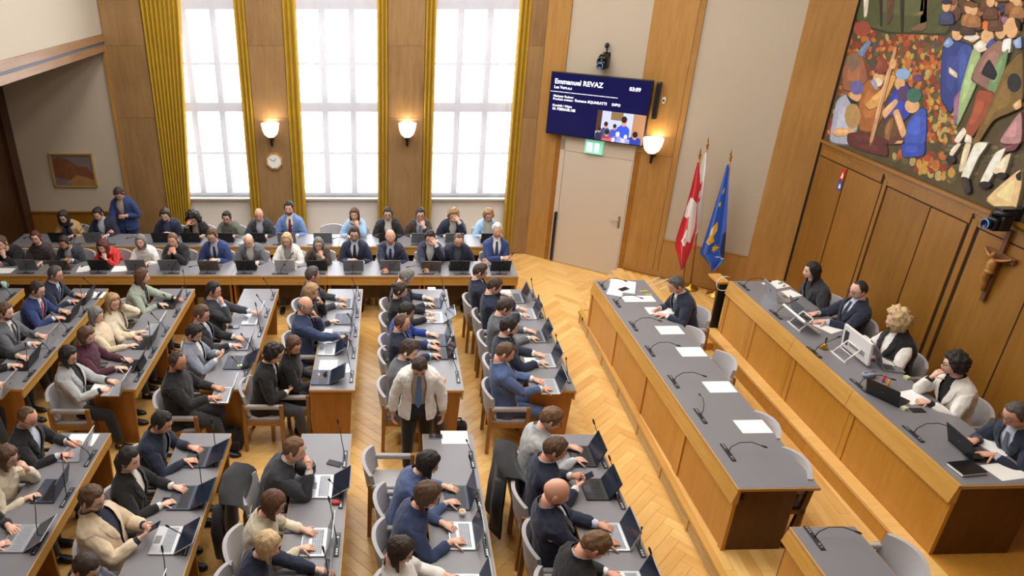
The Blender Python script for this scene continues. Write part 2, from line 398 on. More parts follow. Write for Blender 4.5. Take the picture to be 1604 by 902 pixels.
hb.build('door_handle', M_STEEL, lf)
MB().bbox(d0-.055, d0-.012, -.085, -.035, .03, 1.0, .006).build('door_arm_cover', M_BLACK, lf)
# exit sign
es = thing('exit_sign', 'green lit exit sign above the beige door', 'sign', C0+CN*.04, CA)
e0, ez = ct(931, 219, .06); e0b, ez2 = ct(931, 241, .06); e0, z0_ = ct(917, 229, .06); e1, z1_ = ct(945, 231, .06)
MB().bbox(e0, e1, -.05, 0, ez2, ez, .004).build('housing', mat('sign_green', (140, 214, 186), .4, emit=(130, 215, 185), estr=.4), es)
for q in ((.12, .42), (.55, .8)):
    MB().box(e0+(e1-e0)*q[0], e0+(e1-e0)*q[1], -.052, -.05, ez2+.04, ez-.05).build('pictogram', mat('sign_white', (240, 250, 245), .4, emit=(235, 255, 245), estr=.9), es)

# big screen
tv = thing('wall_screen', 'large dark blue information screen mounted above the door', 'screen', C0+CN*.12, CA)
a0, az0 = ct(863.6, 111, .12); a1, az1 = ct(1024.7, 126.2, .12); b0, bz0 = ct(857, 208.2, .12); b1, bz1 = ct(1007.8, 229.9, .12)
ta, tb, tz1, tz0 = (a0+b0)/2, (a1+b1)/2, (az0+az1)/2, (bz0+bz1)/2
MB().bbox(ta, tb, -.03, .04, tz0, tz1, .006).build('casing', M_BLACK, tv)
MB().box(ta+.4, tb-.4, .04, .12, tz0+.3, tz1-.3).build('wall_bracket', M_BLACK, tv)
sw, sh = tb-ta-.04, tz1-tz0-.04
ds = MB().box(ta+.02, tb-.02, -.033, -.03, tz0+.02, tz1-.02).build('display', mat('screen_navy', (16, 17, 62), .25, emit=(20, 20, 84), estr=.3), tv)
M_TXT = mat('screen_text', (235, 235, 245), .4, emit=(245, 245, 255), estr=1.1)
def text(s, x, z, size, parent, y=-.036, m=None, bold=.0, sx=1.0, align='LEFT', name='lettering'):
    cu = bpy.data.curves.new('lettering', 'FONT'); cu.body = s; cu.size = size; cu.offset = bold; cu.extrude = .0008; cu.align_x = align
    cu.resolution_u = 2
    tmp = bpy.data.objects.new('tmp_text', cu); COL.objects.link(tmp); dg = bpy.context.evaluated_depsgraph_get(); dg.update()
    me = bpy.data.meshes.new_from_object(tmp.evaluated_get(dg)); bpy.data.objects.remove(tmp); bpy.data.curves.remove(cu)
    me.transform(Matrix.Translation((x, y, z)) @ Matrix.Rotation(PI/2, 4, 'X') @ Matrix.Scale(sx, 4, (1, 0, 0)))
    me.materials.clear(); me.materials.append(m or M_TXT)
    return link(name, me, parent)
def sx_(f): return ta+.02+sw*f
def sz_(f): return tz1-.02-sh*f
text('Emmanuel REVAZ', sx_(.035), sz_(.165), .115, ds, bold=.0018); text('Les Vert.e.s', sx_(.035), sz_(.245), .068, ds, bold=.001)
text('03:09', sx_(.80), sz_(.165), .085, ds, bold=.0018)
MB().box(sx_(.0), sx_(.70), -.036, -.033, sz_(.302), sz_(.295)).build('rule_line', M_TXT, ds)
text('Nächster Redner:', sx_(.035), sz_(.385), .052, ds, bold=.0006); text('Prochain orateur:', sx_(.035), sz_(.435), .052, ds, bold=.0006)
text('Romano SQUARATTI', sx_(.27), sz_(.43), .062, ds, bold=.001); text('SVPO', sx_(.65), sz_(.43), .062, ds, bold=.001)
text('Geschäft / Objet:', sx_(.035), sz_(.54), .052, ds, bold=.0006); text('10. P2024.08.185', sx_(.035), sz_(.60), .062, ds, bold=.001)
# video inset
iv = MB().box(sx_(.52), sx_(1.0), -.035, -.033, sz_(1.0), sz_(.52)).build('video_picture', mat('video_wall', (170, 178, 205), .4, emit=(170, 178, 205), estr=.7), ds)
def vm(n, c): return mat('video_'+n, c, .4, emit=c, estr=.6)
def vp(x0, x1, f0, f1, m, dd=.0365): MB().box(sx_(x0), sx_(x1), -dd, -.035, sz_(f1), sz_(f0)).build('video_shape', m, iv)
vp(.52, .57, .52, .86, vm('brown', (70, 48, 40))); vp(.88, 1.0, .52, 1.0, vm('wood', (160, 120, 90))); vp(.66, .78, .52, .65, vm('picture', (120, 100, 70)))
def vperson(cx, top, w, h, c, hair=(40, 28, 26), skin=(190, 140, 120)):
    b = MB(); hr = w*.27
    X = lambda f: sx_(cx+f); Z = lambda f: sz_(top+f)
    pts = [(X(-w/2), Z(h)), (X(w/2), Z(h)), (X(w*.45), Z(h*.45)), (X(w*.2), Z(h*.33)), (X(-w*.2), Z(h*.33)), (X(-w*.45), Z(h*.45))]
    M = Matrix.Translation((0, -.038, 0)) @ Matrix.Rotation(PI/2, 4, 'X')
    b.prism(pts, 0, .001, 0, M)
    b.prism([(X(0)+hr*1.5*math.cos(t)*.8, Z(h*.2)+hr*2*math.sin(t)) for t in [2*PI*i/10 for i in range(10)]], .001, .002, 1, M)
    b.prism([(X(0)+hr*1.6*math.cos(t)*.8, Z(h*.1)+hr*1.5*math.sin(t)) for t in [2*PI*i/10 for i in range(10)]], .002, .003, 2, M)
    b.build('video_figure', [vm('c%d%d%d' % c, c), vm('s%d%d%d' % skin, skin), vm('h%d%d%d' % hair, hair)], iv)
vperson(.62, .70, .10, .26, (60, 70, 110)); vperson(.71, .72, .09, .22, (60, 80, 180)); vperson(.795, .58, .14, .42, (50, 80, 200)); vperson(.56, .80, .08, .2, (40, 45, 70))
vperson(.64, .84, .11, .16, (190, 90, 100)); vperson(.75, .85, .10, .15, (225, 225, 240), (220, 220, 230)); vperson(.92, .82, .13, .18, (40, 60, 150)); vperson(.83, .88, .09, .12, (225, 225, 240), (200, 200, 215))
# column loudspeaker right of the screen + thermostat
s0, sz0 = ct(1030, 128, .08); s1, sz1 = ct(1027, 187, .08)
sp = thing('column_speaker', 'slim dark column loudspeaker right of the wall screen', 'loudspeaker', C0+CN*.03, CA)
s0 += .035; MB().bbox(s0-.035, s0+.035, -.09, 0, sz1, sz0, .012).build('cabinet', M_DGREY, sp); MB().box(s0-.028, s0+.028, -.093, -.09, sz1+.03, sz0-.03).build('speaker_grille', M_BLACK, sp)
th0, thz = ct(1040, 157, .04)
th = thing('wall_sensor', 'small pale oval wall sensor right of column loudspeaker', 'sensor', C0+CN*.03, CA)
MB().ell((th0, -.01, thz), (.035, .02, .055), 12, 8).build('cover', mat('sensor_white', (214, 208, 198), .5), th, True); MB().box(th0-.012, th0+.012, -.034, -.028, thz-.02, thz+.015).build('sensor_window', M_DGREY, th)
def ptz(name, lab, loc, rz, mirror=1):
    t = thing(name, lab, 'camera', loc, rz)
    MB().box(-.06, .06, -.02, 0, -.04, .14).box(-.05, .05, -.2, 0, .10, .12).build('wall_bracket', M_BLACK, t)
    MB().lathe([(0, 0), (.085, 0), (.09, .02), (.08, .05), (0, .055)], 20, (0, -.14, .045)).build('base', M_BLACK, t, True)
    [MB().bbox(*q, -.19, -.09, -.1, .05, .008).build('yoke', M_BLACK, t) for q in ((-.095, -.06), (.06, .095))]
    h = MB().bbox(-.062, .062, -.235, -.07, -.115, .02, .02).build('camera_head', M_BLACK, t)
    Mx = Matrix.Translation((0, -.235, -.05)) @ Matrix.Rotation(PI/2, 4, 'X')
    MB().lathe([(.0, 0), (.05, 0), (.052, .05), (.044, .055), (.036, .04), (0, .036)], 18, (0, 0, 0), 0, Mx).build('lens', mat('lens_glass', (20, 26, 36), .1), h, True)
    MB().lathe([(.05, .045), (.054, .052), (.046, .056)], 18, (0, 0, 0), 0, Mx).build('lens_ring', mat('lens_blue_ring', (90, 150, 220), .3, emit=(80, 140, 220), estr=.3), h, True)
    return t
p0, pz = ct(945, 97, .14)
pc = ptz('dome_camera', 'black swivelling camera on the wall above the screen', C0+CD*p0+CN*.0+Vector((0, 0, pz)), CA)
MB().ell((0, -.06, .25), (.035, .06, .045), 10, 8).tube([(0, -.03, .12), (0, -.05, .25)], .012).build('antenna_pod', M_BLACK, pc, True)

# ---- right wall: veneer panels below, mural above
wr = struct(MB().box(XR, XR+.3, YF, 10.2, 0, ZC).build('wall_right', M_GREY))
def rp(y0, y1, z0, z1, d=.02, name='wall_panel', m=None): return MB().box(XR-d, XR, y0, y1, z0, z1).build(name, m or W_WALL, wr)
ZR = 2.66
y = 10.12
edges = [(10.11, 9.43, .03), (9.42, 8.70, .018), (8.66, 8.60, .03), (8.57, 7.80, .022), (7.77, 7.22, .03), (7.17, 7.09, .03), (7.05, 6.25, .018), (6.22, 5.66, .03), (5.62, 5.55, .03), (5.52, 4.72, .02), (4.69, 4.1, .03), (4.06, 3.2, .02)]
for i, (b, a, d) in enumerate(edges): rp(a, b, DZ1, ZR if i not in (2, 5, 8) else ZR+.08, d)
MB().box(XR-.012, XR, 3.0, 10.13, DZ1, ZR+.1).build('groove_backing', M_GROOVE, wr)
for a, b in ((8.72, 10.12), (7.2, 8.66), (5.66, 7.15), (3.2, 5.62)): rp(a, b, ZR+.02, ZR+.14, .026, 'wall_rail')
rp(3.0, 10.12, ZR+.14, 2.86, .035, 'wall_rail'); rp(3.0, 10.14, 2.86, 2.90, .06, 'wall_moulding')
# mural
XM = XR-.022
mu = thing('mural_painting', 'large painted mural of grape harvest and villagers on panelled wall', 'painting')
mc = lambda n, c: mat('paint_'+n, c, .75, var=.32, vscale=14, bump=.15, bscale=40)
MB().box(XM, XR, 3.2, 10.235, 2.905, 6.1).build('canvas', mat('paint_ground', (84, 72, 46), .8, var=.45, vscale=5), mu)
rp(10.205, 10.25, 2.9, 6.1, .05, 'wall_moulding')
def Q(x, y, low=0): return (1204+x/4.01, y/4.01+(225 if low else 0))
LAY = [0]
def soft(pts, it=2):
    for _ in range(it):
        out = []
        for i in range(len(pts)):
            a, c = pts[i], pts[(i+1) % len(pts)]
            k = .13 if _ == 0 else .24; out += [(a[0]*(1-k)+c[0]*k, a[1]*(1-k)+c[1]*k), (a[0]*k+c[0]*(1-k), a[1]*k+c[1]*(1-k))]
        pts = out
    return pts
def mpoly(pts, mi, b, low=0, lift=None):
    if lift: d = lift
    else: LAY[0] += 1; d = .0022+.00009*LAY[0]
    P = [atx(*Q(x, y, low), XM) for x, y in pts]; n = len(P)
    area = sum(P[i].y*P[(i+1) % n].z-P[(i+1) % n].y*P[i].z for i in range(n))
    if area < 0: P.reverse()
    vs = [(XM-d, p.y, p.z) for p in P]+[(XM+.001, p.y, p.z) for p in P]
    b.add(vs, [tuple(reversed(range(n)))]+[((i+1) % n, i, n+i, n+(i+1) % n) for i in range(n)], mi)
def mell(cx, cy, rx, ry, mi, b, low=0, n=12, rot=0, lift=None):
    mpoly([(cx+rx*math.cos(t)*math.cos(rot)-ry*math.sin(t)*math.sin(rot), cy+rx*math.cos(t)*math.sin(rot)+ry*math.sin(t)*math.cos(rot)) for t in [2*PI*i/n for i in range(n)]], mi, b, low, lift)
SK = mc('flesh', (214, 168, 120))
def mfig(*items):
    b = MB(); ms = []
    for it in items:
        kind, col = it[0], it[1]; m = SK if col == 'skin' else mc('%02x%02x%02x' % col, col)
        if m not in ms: ms.append(m)
        mi = ms.index(m)
        if kind in ('p', 'pl'):
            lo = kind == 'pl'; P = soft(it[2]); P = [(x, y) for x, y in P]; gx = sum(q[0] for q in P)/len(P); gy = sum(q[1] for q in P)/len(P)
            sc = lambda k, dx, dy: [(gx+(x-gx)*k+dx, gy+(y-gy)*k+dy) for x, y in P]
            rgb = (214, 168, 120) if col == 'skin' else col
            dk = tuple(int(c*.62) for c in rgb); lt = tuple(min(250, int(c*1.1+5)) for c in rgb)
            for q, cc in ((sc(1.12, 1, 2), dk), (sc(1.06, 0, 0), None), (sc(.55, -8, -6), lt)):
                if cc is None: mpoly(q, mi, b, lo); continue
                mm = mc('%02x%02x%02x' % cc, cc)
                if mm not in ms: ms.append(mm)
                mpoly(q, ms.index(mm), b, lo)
        elif kind == 'e': mell(*it[2], mi, b)
        elif kind == 'el': mell(*it[2], mi, b, 1)
    b.build('painted_figure', ms, mu)
# meadow, trunks, ground
mfig(('p', (78, 82, 48), [(520, -420), (1150, -420), (1140, 120), (1100, 200), (900, 190), (760, 190), (560, 130)]), ('p', (52, 38, 30), [(690, -300), (715, -300), (715, 140), (700, 140)]), ('p', (44, 34, 28), [(830, -300), (855, -300), (850, 175), (830, 175)]),
     ('p', (120, 92, 66), [(960, -300), (1010, -300), (1000, 130), (950, 140), (890, 180), (1000, 180)]), ('p', (92, 60, 44), [(750, -200), (800, -200), (780, 100), (745, 150)]), ('p', (216, 206, 190), [(600, -120), (640, -120), (620, 90), (600, 105)]))
b = MB(); random.seed(11)
LC = [(164, 78, 40), (180, 104, 48), (190, 146, 66), (140, 58, 38), (92, 90, 52), (176, 156, 96), (120, 62, 42), (80, 70, 84)]
lm = [mc('leaf%d' % i, c) for i, c in enumerate(LC)]
def leaves(n, x0, x1, y0, y1, low=0, s=(14, 30), keep=None, w=None):
    for _ in range(n):
        x, y = random.uniform(x0, x1), random.uniform(y0, y1)
        if keep and not keep(x, y): continue
        mell(x, y, random.uniform(*s)*.7, random.uniform(*s), random.choices(range(8), w or (6, 6, 4, 5, 3, 2, 3, 1))[0], b, low, 8, random.uniform(-.6, .6), random.uniform(.0003, .002))
leaves(520, 480, 1110, 130, 620, 0, (13, 26), lambda x, y: x > 560-y*.25)
leaves(90, 370, 480, 500, 850, 0, (11, 22), lambda x, y: x > 470-(y-500)*.3)
leaves(150, 980, 1180, 560, 900, 0, (14, 28), None, (2, 4, 6, 2, 5, 6, 1, 1)); leaves(90, 790, 1160, 40, 230, 1, (18, 36), lambda x, y: y > 40+(x-790)*.1 and y < 100+(x-790)*.45, (4, 4, 6, 2, 4, 5, 1, 1))
o = b.build('painted_foliage', lm, mu); o['kind'] = 'stuff'
b = MB()
for i in range(150): x, y = random.uniform(1100, 1604), random.uniform(0, 330); mell(x, y, random.uniform(18, 30), random.uniform(10, 16), i % 3, b, 1, 8, 0, random.uniform(.0003, .002)) if y < 120+(x-1100)*.4 and y > -60 else None
o = b.build('painted_cobbles', [mc('cob0', (92, 80, 58)), mc('cob1', (70, 62, 48)), mc('cob2', (112, 98, 72))], mu); o['kind'] = 'stuff'
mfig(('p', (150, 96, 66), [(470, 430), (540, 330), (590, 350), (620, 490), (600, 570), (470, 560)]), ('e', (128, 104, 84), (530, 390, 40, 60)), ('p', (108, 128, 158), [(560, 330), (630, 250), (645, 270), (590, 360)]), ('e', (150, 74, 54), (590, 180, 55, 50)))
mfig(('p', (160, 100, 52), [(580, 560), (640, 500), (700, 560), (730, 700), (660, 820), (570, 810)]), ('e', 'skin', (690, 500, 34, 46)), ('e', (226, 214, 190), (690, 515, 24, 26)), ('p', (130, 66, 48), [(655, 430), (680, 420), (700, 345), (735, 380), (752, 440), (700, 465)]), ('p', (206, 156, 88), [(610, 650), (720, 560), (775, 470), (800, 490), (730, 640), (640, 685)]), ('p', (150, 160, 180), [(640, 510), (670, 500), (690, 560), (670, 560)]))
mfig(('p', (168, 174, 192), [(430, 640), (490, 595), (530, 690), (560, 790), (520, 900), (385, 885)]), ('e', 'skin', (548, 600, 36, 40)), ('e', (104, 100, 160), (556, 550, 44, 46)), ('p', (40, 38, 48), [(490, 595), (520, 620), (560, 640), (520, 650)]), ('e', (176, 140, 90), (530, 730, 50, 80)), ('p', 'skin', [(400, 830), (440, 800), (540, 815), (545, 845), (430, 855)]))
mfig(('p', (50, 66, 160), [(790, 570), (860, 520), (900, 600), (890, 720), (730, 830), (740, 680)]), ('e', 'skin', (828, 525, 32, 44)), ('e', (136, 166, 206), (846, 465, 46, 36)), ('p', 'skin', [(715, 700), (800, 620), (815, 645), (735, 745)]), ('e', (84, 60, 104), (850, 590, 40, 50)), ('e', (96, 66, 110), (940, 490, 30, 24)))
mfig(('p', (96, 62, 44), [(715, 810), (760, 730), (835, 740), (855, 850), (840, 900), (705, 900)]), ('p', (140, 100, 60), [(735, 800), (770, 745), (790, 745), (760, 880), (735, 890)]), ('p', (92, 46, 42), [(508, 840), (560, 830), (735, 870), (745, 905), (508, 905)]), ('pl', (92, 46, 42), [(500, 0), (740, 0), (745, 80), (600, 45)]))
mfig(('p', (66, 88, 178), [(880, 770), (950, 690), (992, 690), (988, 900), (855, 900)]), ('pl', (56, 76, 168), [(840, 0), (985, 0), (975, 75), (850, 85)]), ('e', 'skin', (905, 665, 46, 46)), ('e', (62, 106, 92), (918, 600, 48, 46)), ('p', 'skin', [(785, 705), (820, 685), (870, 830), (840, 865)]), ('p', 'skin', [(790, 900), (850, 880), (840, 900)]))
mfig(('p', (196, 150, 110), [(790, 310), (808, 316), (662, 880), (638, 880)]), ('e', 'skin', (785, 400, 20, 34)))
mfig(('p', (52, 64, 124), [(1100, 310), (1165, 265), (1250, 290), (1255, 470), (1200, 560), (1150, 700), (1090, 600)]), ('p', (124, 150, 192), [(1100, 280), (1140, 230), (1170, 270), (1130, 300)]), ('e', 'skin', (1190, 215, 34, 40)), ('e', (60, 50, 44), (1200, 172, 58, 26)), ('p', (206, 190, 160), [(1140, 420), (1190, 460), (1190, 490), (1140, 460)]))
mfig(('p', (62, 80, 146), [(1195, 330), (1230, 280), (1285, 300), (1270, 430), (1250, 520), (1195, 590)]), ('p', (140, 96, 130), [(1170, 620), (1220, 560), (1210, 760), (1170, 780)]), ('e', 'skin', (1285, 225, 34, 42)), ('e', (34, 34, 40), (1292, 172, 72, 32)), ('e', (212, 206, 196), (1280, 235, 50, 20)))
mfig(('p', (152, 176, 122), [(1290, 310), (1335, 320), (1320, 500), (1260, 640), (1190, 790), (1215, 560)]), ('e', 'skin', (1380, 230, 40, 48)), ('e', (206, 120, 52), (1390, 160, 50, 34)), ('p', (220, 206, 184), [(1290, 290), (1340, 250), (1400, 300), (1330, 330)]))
mfig(('e', 'skin', (1465, 190, 36, 56)), ('e', (146, 108, 132), (1480, 130, 40, 26)), ('p', (58, 80, 140), [(1370, 290), (1410, 240), (1440, 270), (1390, 310)]), ('e', (150, 100, 60), (1310, 80, 46, 30)), ('e', (92, 64, 48), (1170, 80, 44, 60)), ('e', (176, 130, 90), (1150, 20, 40, 50)), ('e', (60, 62, 96), (1440, 60, 50, 30)), ('e', (120, 66, 46), (1565, 80, 40, 40)))
random.seed(5)
for i in range(26):
    x, y = 1120+random.uniform(0, 480), random.uniform(-260, 120); cc = random.choice([(92, 60, 40), (120, 76, 50), (60, 64, 96), (150, 104, 60), (70, 52, 44), (140, 60, 44)])
    mfig(('p', cc, [(x-46, y+110), (x-40, y+50), (x, y+30), (x+40, y+50), (x+46, y+110)]), ('e', 'skin', (x, y, 26, 36)), ('e', tuple(int(k*.7) for k in cc), (x, y-26, 34, 16)))
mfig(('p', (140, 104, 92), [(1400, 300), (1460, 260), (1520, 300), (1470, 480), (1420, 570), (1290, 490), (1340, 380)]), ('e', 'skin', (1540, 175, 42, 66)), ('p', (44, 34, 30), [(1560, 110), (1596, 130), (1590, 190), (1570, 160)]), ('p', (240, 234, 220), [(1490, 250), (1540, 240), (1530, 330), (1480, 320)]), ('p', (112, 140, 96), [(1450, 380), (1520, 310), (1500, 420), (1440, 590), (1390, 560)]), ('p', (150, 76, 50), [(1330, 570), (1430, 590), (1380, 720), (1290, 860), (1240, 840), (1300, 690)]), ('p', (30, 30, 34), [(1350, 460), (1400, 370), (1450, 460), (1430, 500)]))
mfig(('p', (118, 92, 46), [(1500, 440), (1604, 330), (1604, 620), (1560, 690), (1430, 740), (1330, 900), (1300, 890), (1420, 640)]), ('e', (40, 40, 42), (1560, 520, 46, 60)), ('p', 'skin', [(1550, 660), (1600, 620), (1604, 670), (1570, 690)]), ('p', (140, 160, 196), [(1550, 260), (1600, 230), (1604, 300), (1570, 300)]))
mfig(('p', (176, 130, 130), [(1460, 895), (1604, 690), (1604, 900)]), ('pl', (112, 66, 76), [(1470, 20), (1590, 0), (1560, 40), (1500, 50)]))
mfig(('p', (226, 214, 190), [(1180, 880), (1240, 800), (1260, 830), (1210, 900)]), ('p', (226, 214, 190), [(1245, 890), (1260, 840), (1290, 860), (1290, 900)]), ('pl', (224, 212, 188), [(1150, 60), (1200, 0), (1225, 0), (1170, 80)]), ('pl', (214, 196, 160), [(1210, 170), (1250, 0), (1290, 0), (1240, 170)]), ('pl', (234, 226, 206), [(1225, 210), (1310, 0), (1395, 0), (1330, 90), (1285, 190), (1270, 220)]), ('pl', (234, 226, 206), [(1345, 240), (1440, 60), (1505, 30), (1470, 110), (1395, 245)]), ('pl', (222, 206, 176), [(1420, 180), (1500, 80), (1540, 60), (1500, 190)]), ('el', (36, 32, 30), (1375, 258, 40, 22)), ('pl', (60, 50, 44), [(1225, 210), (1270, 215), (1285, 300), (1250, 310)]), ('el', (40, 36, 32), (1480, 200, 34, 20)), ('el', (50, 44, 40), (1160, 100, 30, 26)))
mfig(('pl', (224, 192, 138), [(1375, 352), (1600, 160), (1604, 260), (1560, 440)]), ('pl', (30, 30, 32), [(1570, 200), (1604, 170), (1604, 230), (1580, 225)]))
# fire notice
fs_ = thing('fire_notice', 'small red and blue fire notice on right panelled wall', 'sign', (XR-.032, 9.53, 0))
p = atx(1320, 275, XR-.03); q = atx(1317, 291, XR-.03)
MB().box(-.004, 0, p.y-9.53-.045, p.y-9.53+.045, p.z-.075, p.z+.09).build('red_plate', mat('sign_red', (190, 36, 30), .5), fs_)
MB().box(-.004, 0, p.y-9.53-.045, p.y-9.53+.045, p.z-.21, p.z-.08).build('blue_plate', mat('sign_blue', (40, 80, 170), .5), fs_)
for nm, z0, z1, y0, y1 in (('flame_symbol', -.04, .05, -.02, .02), ('person_symbol', -.18, -.11, -.03, .015)):
    MB().prism([(p.y-9.53+y0, p.z+z0), (p.y-9.53+y1, p.z+z0), (p.y-9.53+y1*.6, p.z+(z0+z1)/2), (p.y-9.53, p.z+z1), (p.y-9.53+y0, p.z+(z0+z1)/2)], 0, .0015, 0, Matrix.Translation((-.0055, 0, 0)) @ Matrix(((0, 0, 1, 0), (1, 0, 0, 0), (0, 1, 0, 0), (0, 0, 0, 1)))).build(nm, M_PAPER, fs_)
pc2 = atx(1572, 352, XR-.12); ptz('dome_camera', 'black swivelling camera on right wall above the crucifix', (XR-.03, pc2.y, pc2.z+.06), -PI/2)
# crucifix
cy_, cz_ = 6.665, 2.52
cr = thing('crucifix', 'carved wooden crucifix hanging on the right panelled wall', 'crucifix', (XR-.03, cy_, 0))
M_CRW = wood('crucifix_wood', (84, 50, 22), (120, 76, 38), 'z', .5); M_FIG = mat('carved_limewood', (168, 116, 52), .45, var=.2)
MB().bbox(-.03, 0, -.025, .025, 2.0, 2.80, .004).bbox(-.034, 0, -.19, .19, 2.49, 2.55, .004).build('cross', M_CRW, cr)
f = MB(); f.tube([(-.05, 0, 2.12), (-.06, .01, 2.2), (-.085, .02, 2.28), (-.065, 0, 2.36), (-.07, 0, 2.43), (-.06, 0, 2.485)], [.018, .025, .034, .04, .046, .03], 10)
for s in (-1, 1): f.tube([(-.06, s*.03, 2.475), (-.058, s*.10, 2.50), (-.05, s*.175, 2.54)], [.018, .014, .009], 8)
f.ell((-.08, .012, 2.525), (.026, .022, .032), 10, 8); f.ell((-.07, 0, 2.34), (.045, .05, .035), 10, 6)
f.build('carved_figure', M_FIG, cr, True)

# ---- left side: gallery over the aisle, left wall
wl = struct(MB().box(XL-.3, XL, YF, YB+.4, 0, ZC).build('wall_left', W_DARK))
for i in range(11): MB().box(XL, XL+.02, YB-.05-1.2*(i+1)+.01, YB-.05-1.2*i, .05, 3.7).build('wall_panel', W_DARK, wl)
MB().box(XL, XL+.10, YB-.28, YB-.02, 0, 3.8).build('corner_post', W_DARK, wl)
gl = struct(MB().box(XL, -5.0, YF, YB, 3.84, 4.0).build('trim_gallery', M_CEIL))
W_BEAM = wood('gallery_beam', (112, 80, 52), (158, 122, 88), 'y', .4)
MB().box(-5.06, -4.97, YF, YB, 3.81, 3.925).build('beam', W_BEAM, gl); MB().box(-5.06, -4.985, YF, YB, 3.925, 3.975).build('beam_groove', mat('blue_grey_paint', (96, 104, 116), .5), gl)
MB().box(-5.06, -4.96, YF, YB, 3.975, 4.10).build('beam', W_BEAM, gl)
MB().box(-5.08, -4.985, YF, YB, 4.10, 4.85).build('parapet', M_WHITE, gl); MB().box(-5.11, -4.955, YF, YB, 4.85, 4.92).build('handrail', M_DGREY, gl)
struct(MB().box(XL-.3, XR+.3, YF-.3, YF, 0, ZC).build('wall_front', M_WHITE))
ce = struct(MB().box(XL-.3, XR+.3, YF-.3, YB+.45, ZC, ZC+.2).build('ceiling', M_CEIL))
# framed picture in the alcove
pa, pb = aty(78, 241, YB), aty(152, 291, YB)
pi_ = thing('framed_painting', 'small framed landscape painting on alcove wall at left', 'painting', (0, YB, 0))
fr = MB(); x0, x1, z0, z1 = pa.x, pb.x, pb.z, pa.z
for q in ((x0-.02, x1+.02, z1-.012, z1+.018), (x0-.02, x1+.02, z0-.018, z0+.012), (x0-.02, x0+.012, z0, z1), (x1-.012, x1+.02, z0, z1)): fr.box(q[0], q[1], -.04, 0, q[2], q[3])
fr.build('frame', mat('gilt_frame', (190, 160, 90), .4, .4), pi_)
MB().box(x0, x1, -.02, 0, z0, z1).build('canvas', mat('picture_sky', (112, 96, 96), .8, var=.25, vscale=4), pi_)
w_, h_ = x1-x0, z1-z0
def pic(pts, m, d): MB().prism([(x0+w_*a, z0+h_*b) for a, b in pts], 0, .002, 0, Matrix.Translation((0, -d, 0)) @ Matrix.Rotation(PI/2, 4, 'X')).build('painted_hill', m, pi_)
pic([(.02, .3), (.05, .85), (.2, .92), (.45, .82), (.62, .62), (.85, .6), (.97, .35), (.97, .05), (.5, .15)], mat('picture_rock', (112, 66, 34), .8, var=.5, vscale=7), .021)
pic([(.3, .1), (.55, .35), (.75, .3), (.97, .2), (.97, .03), (.4, .03)], mat('picture_field', (146, 104, 54), .8, var=.3, vscale=6), .0235)
pic([(.03, .03), (.4, .03), (.3, .15), (.05, .25)], mat('picture_mauve', (112, 92, 100), .8, var=.2), .026)
# ceiling lamps (real fittings in the ceiling, they light the hall)
lp = Proto(); lp.part('frame', MB().box(-.62, .62, -.62, -.58, -.05, 0).box(-.62, .62, .58, .62, -.05, 0).box(-.62, -.58, -.58, .58, -.05, 0).box(.58, .62, -.58, .58, -.05, 0), M_SILV)
lp.part('diffuser', MB().box(-.58, .58, -.58, .58, -.012, -.002), mat('lamp_diffuser', (250, 246, 236), .5, emit=(255, 246, 230), estr=1.5))
for ix, x in enumerate((-3.0, -.8, 1.4, 3.6)):
    for iy, y in enumerate((4.4, 6.8, 9.2, 11.2)):
        if iy == 3 and ix == 3: continue
        t = lp.put('ceiling_light', 'square white ceiling light panel above the hall', 'lamp', (x, y, ZC-.001), 0, 'ceiling light panels')
        ld = bpy.data.lights.new('ceiling_lamp', 'AREA'); ld.size = 1.1; ld.energy = CEIL_LIGHT_W; ld.color = (1, .975, .94)
        link('ceiling_lamp', ld, t, (0, 0, -.06))
# wall sconces and clock
def sconce(lab, loc, rz):
    t = thing('wall_sconce', lab, 'lamp', loc, rz, 'wall sconces')
    MB().lathe([(.02, -.30), (.03, -.16), (.05, -.10), (.03, -.095)], 12, (0, -.1, 0)).box(-.03, .03, -.1, 0, -.2, -.14).build('bracket', mat('dark_bronze', (44, 36, 30), .4, .5), t, True)
    MB().lathe([(.0, -.13), (.06, -.12), (.115, -.07), (.146, .01), (.158, .09), (.164, .125), (.154, .123), (.138, .02), (.06, -.10), (0, -.115)], 24, (0, -.15, 0)).build('bowl', mat('opal_glass', (250, 244, 230), .4, emit=(255, 240, 212), estr=1.35), t, True)
    ld = bpy.data.lights.new('sconce_bulb', 'POINT'); ld.energy = SCONCE_W; ld.color = (1, .82, .58); ld.shadow_soft_size = .05
    link('sconce_bulb', ld, t, (0, -.15, .09))
p = aty(424, 204, YB-.15); sconce('lit bowl wall sconce above the octagonal clock', (p.x, YB-.02, p.z), 0)
p = aty(638, 204, YB-.15); sconce('lit bowl wall sconce on pier between middle and right windows', (p.x, YB-.02, p.z), 0)
t_, z_ = ct(1023, 228, .15); sconce('lit bowl wall sconce at lower right of wall screen', C0+CD*t_+CN*.03+Vector((0, 0, z_)), CA)
p = aty(430, 252, YB-.03); ck = thing('wall_clock', 'octagonal wooden wall clock with white dial on window pier', 'clock', (p.x, YB-.02, p.z))
oc = lambda r: [(r*math.cos(PI/8+i*PI/4), r*math.sin(PI/8+i*PI/4)) for i in range(8)]
RX = Matrix.Rotation(PI/2, 4, 'X')
MB().prism(oc(.165), 0, .045, 0, RX).build('case', mat('clock_case', (186, 140, 70), .4), ck); MB().prism(oc(.135), .045, .05, 0, RX).build('dial', mat('clock_dial', (244, 242, 234), .5), ck)
for a, l in ((R(60), .065), (R(150), .10)): MB().box(-.004, l, -.053, -.05, -.004, .004, 0, Matrix.Rotation(-a, 4, 'Y')).build('hand', M_BLACK, ck)
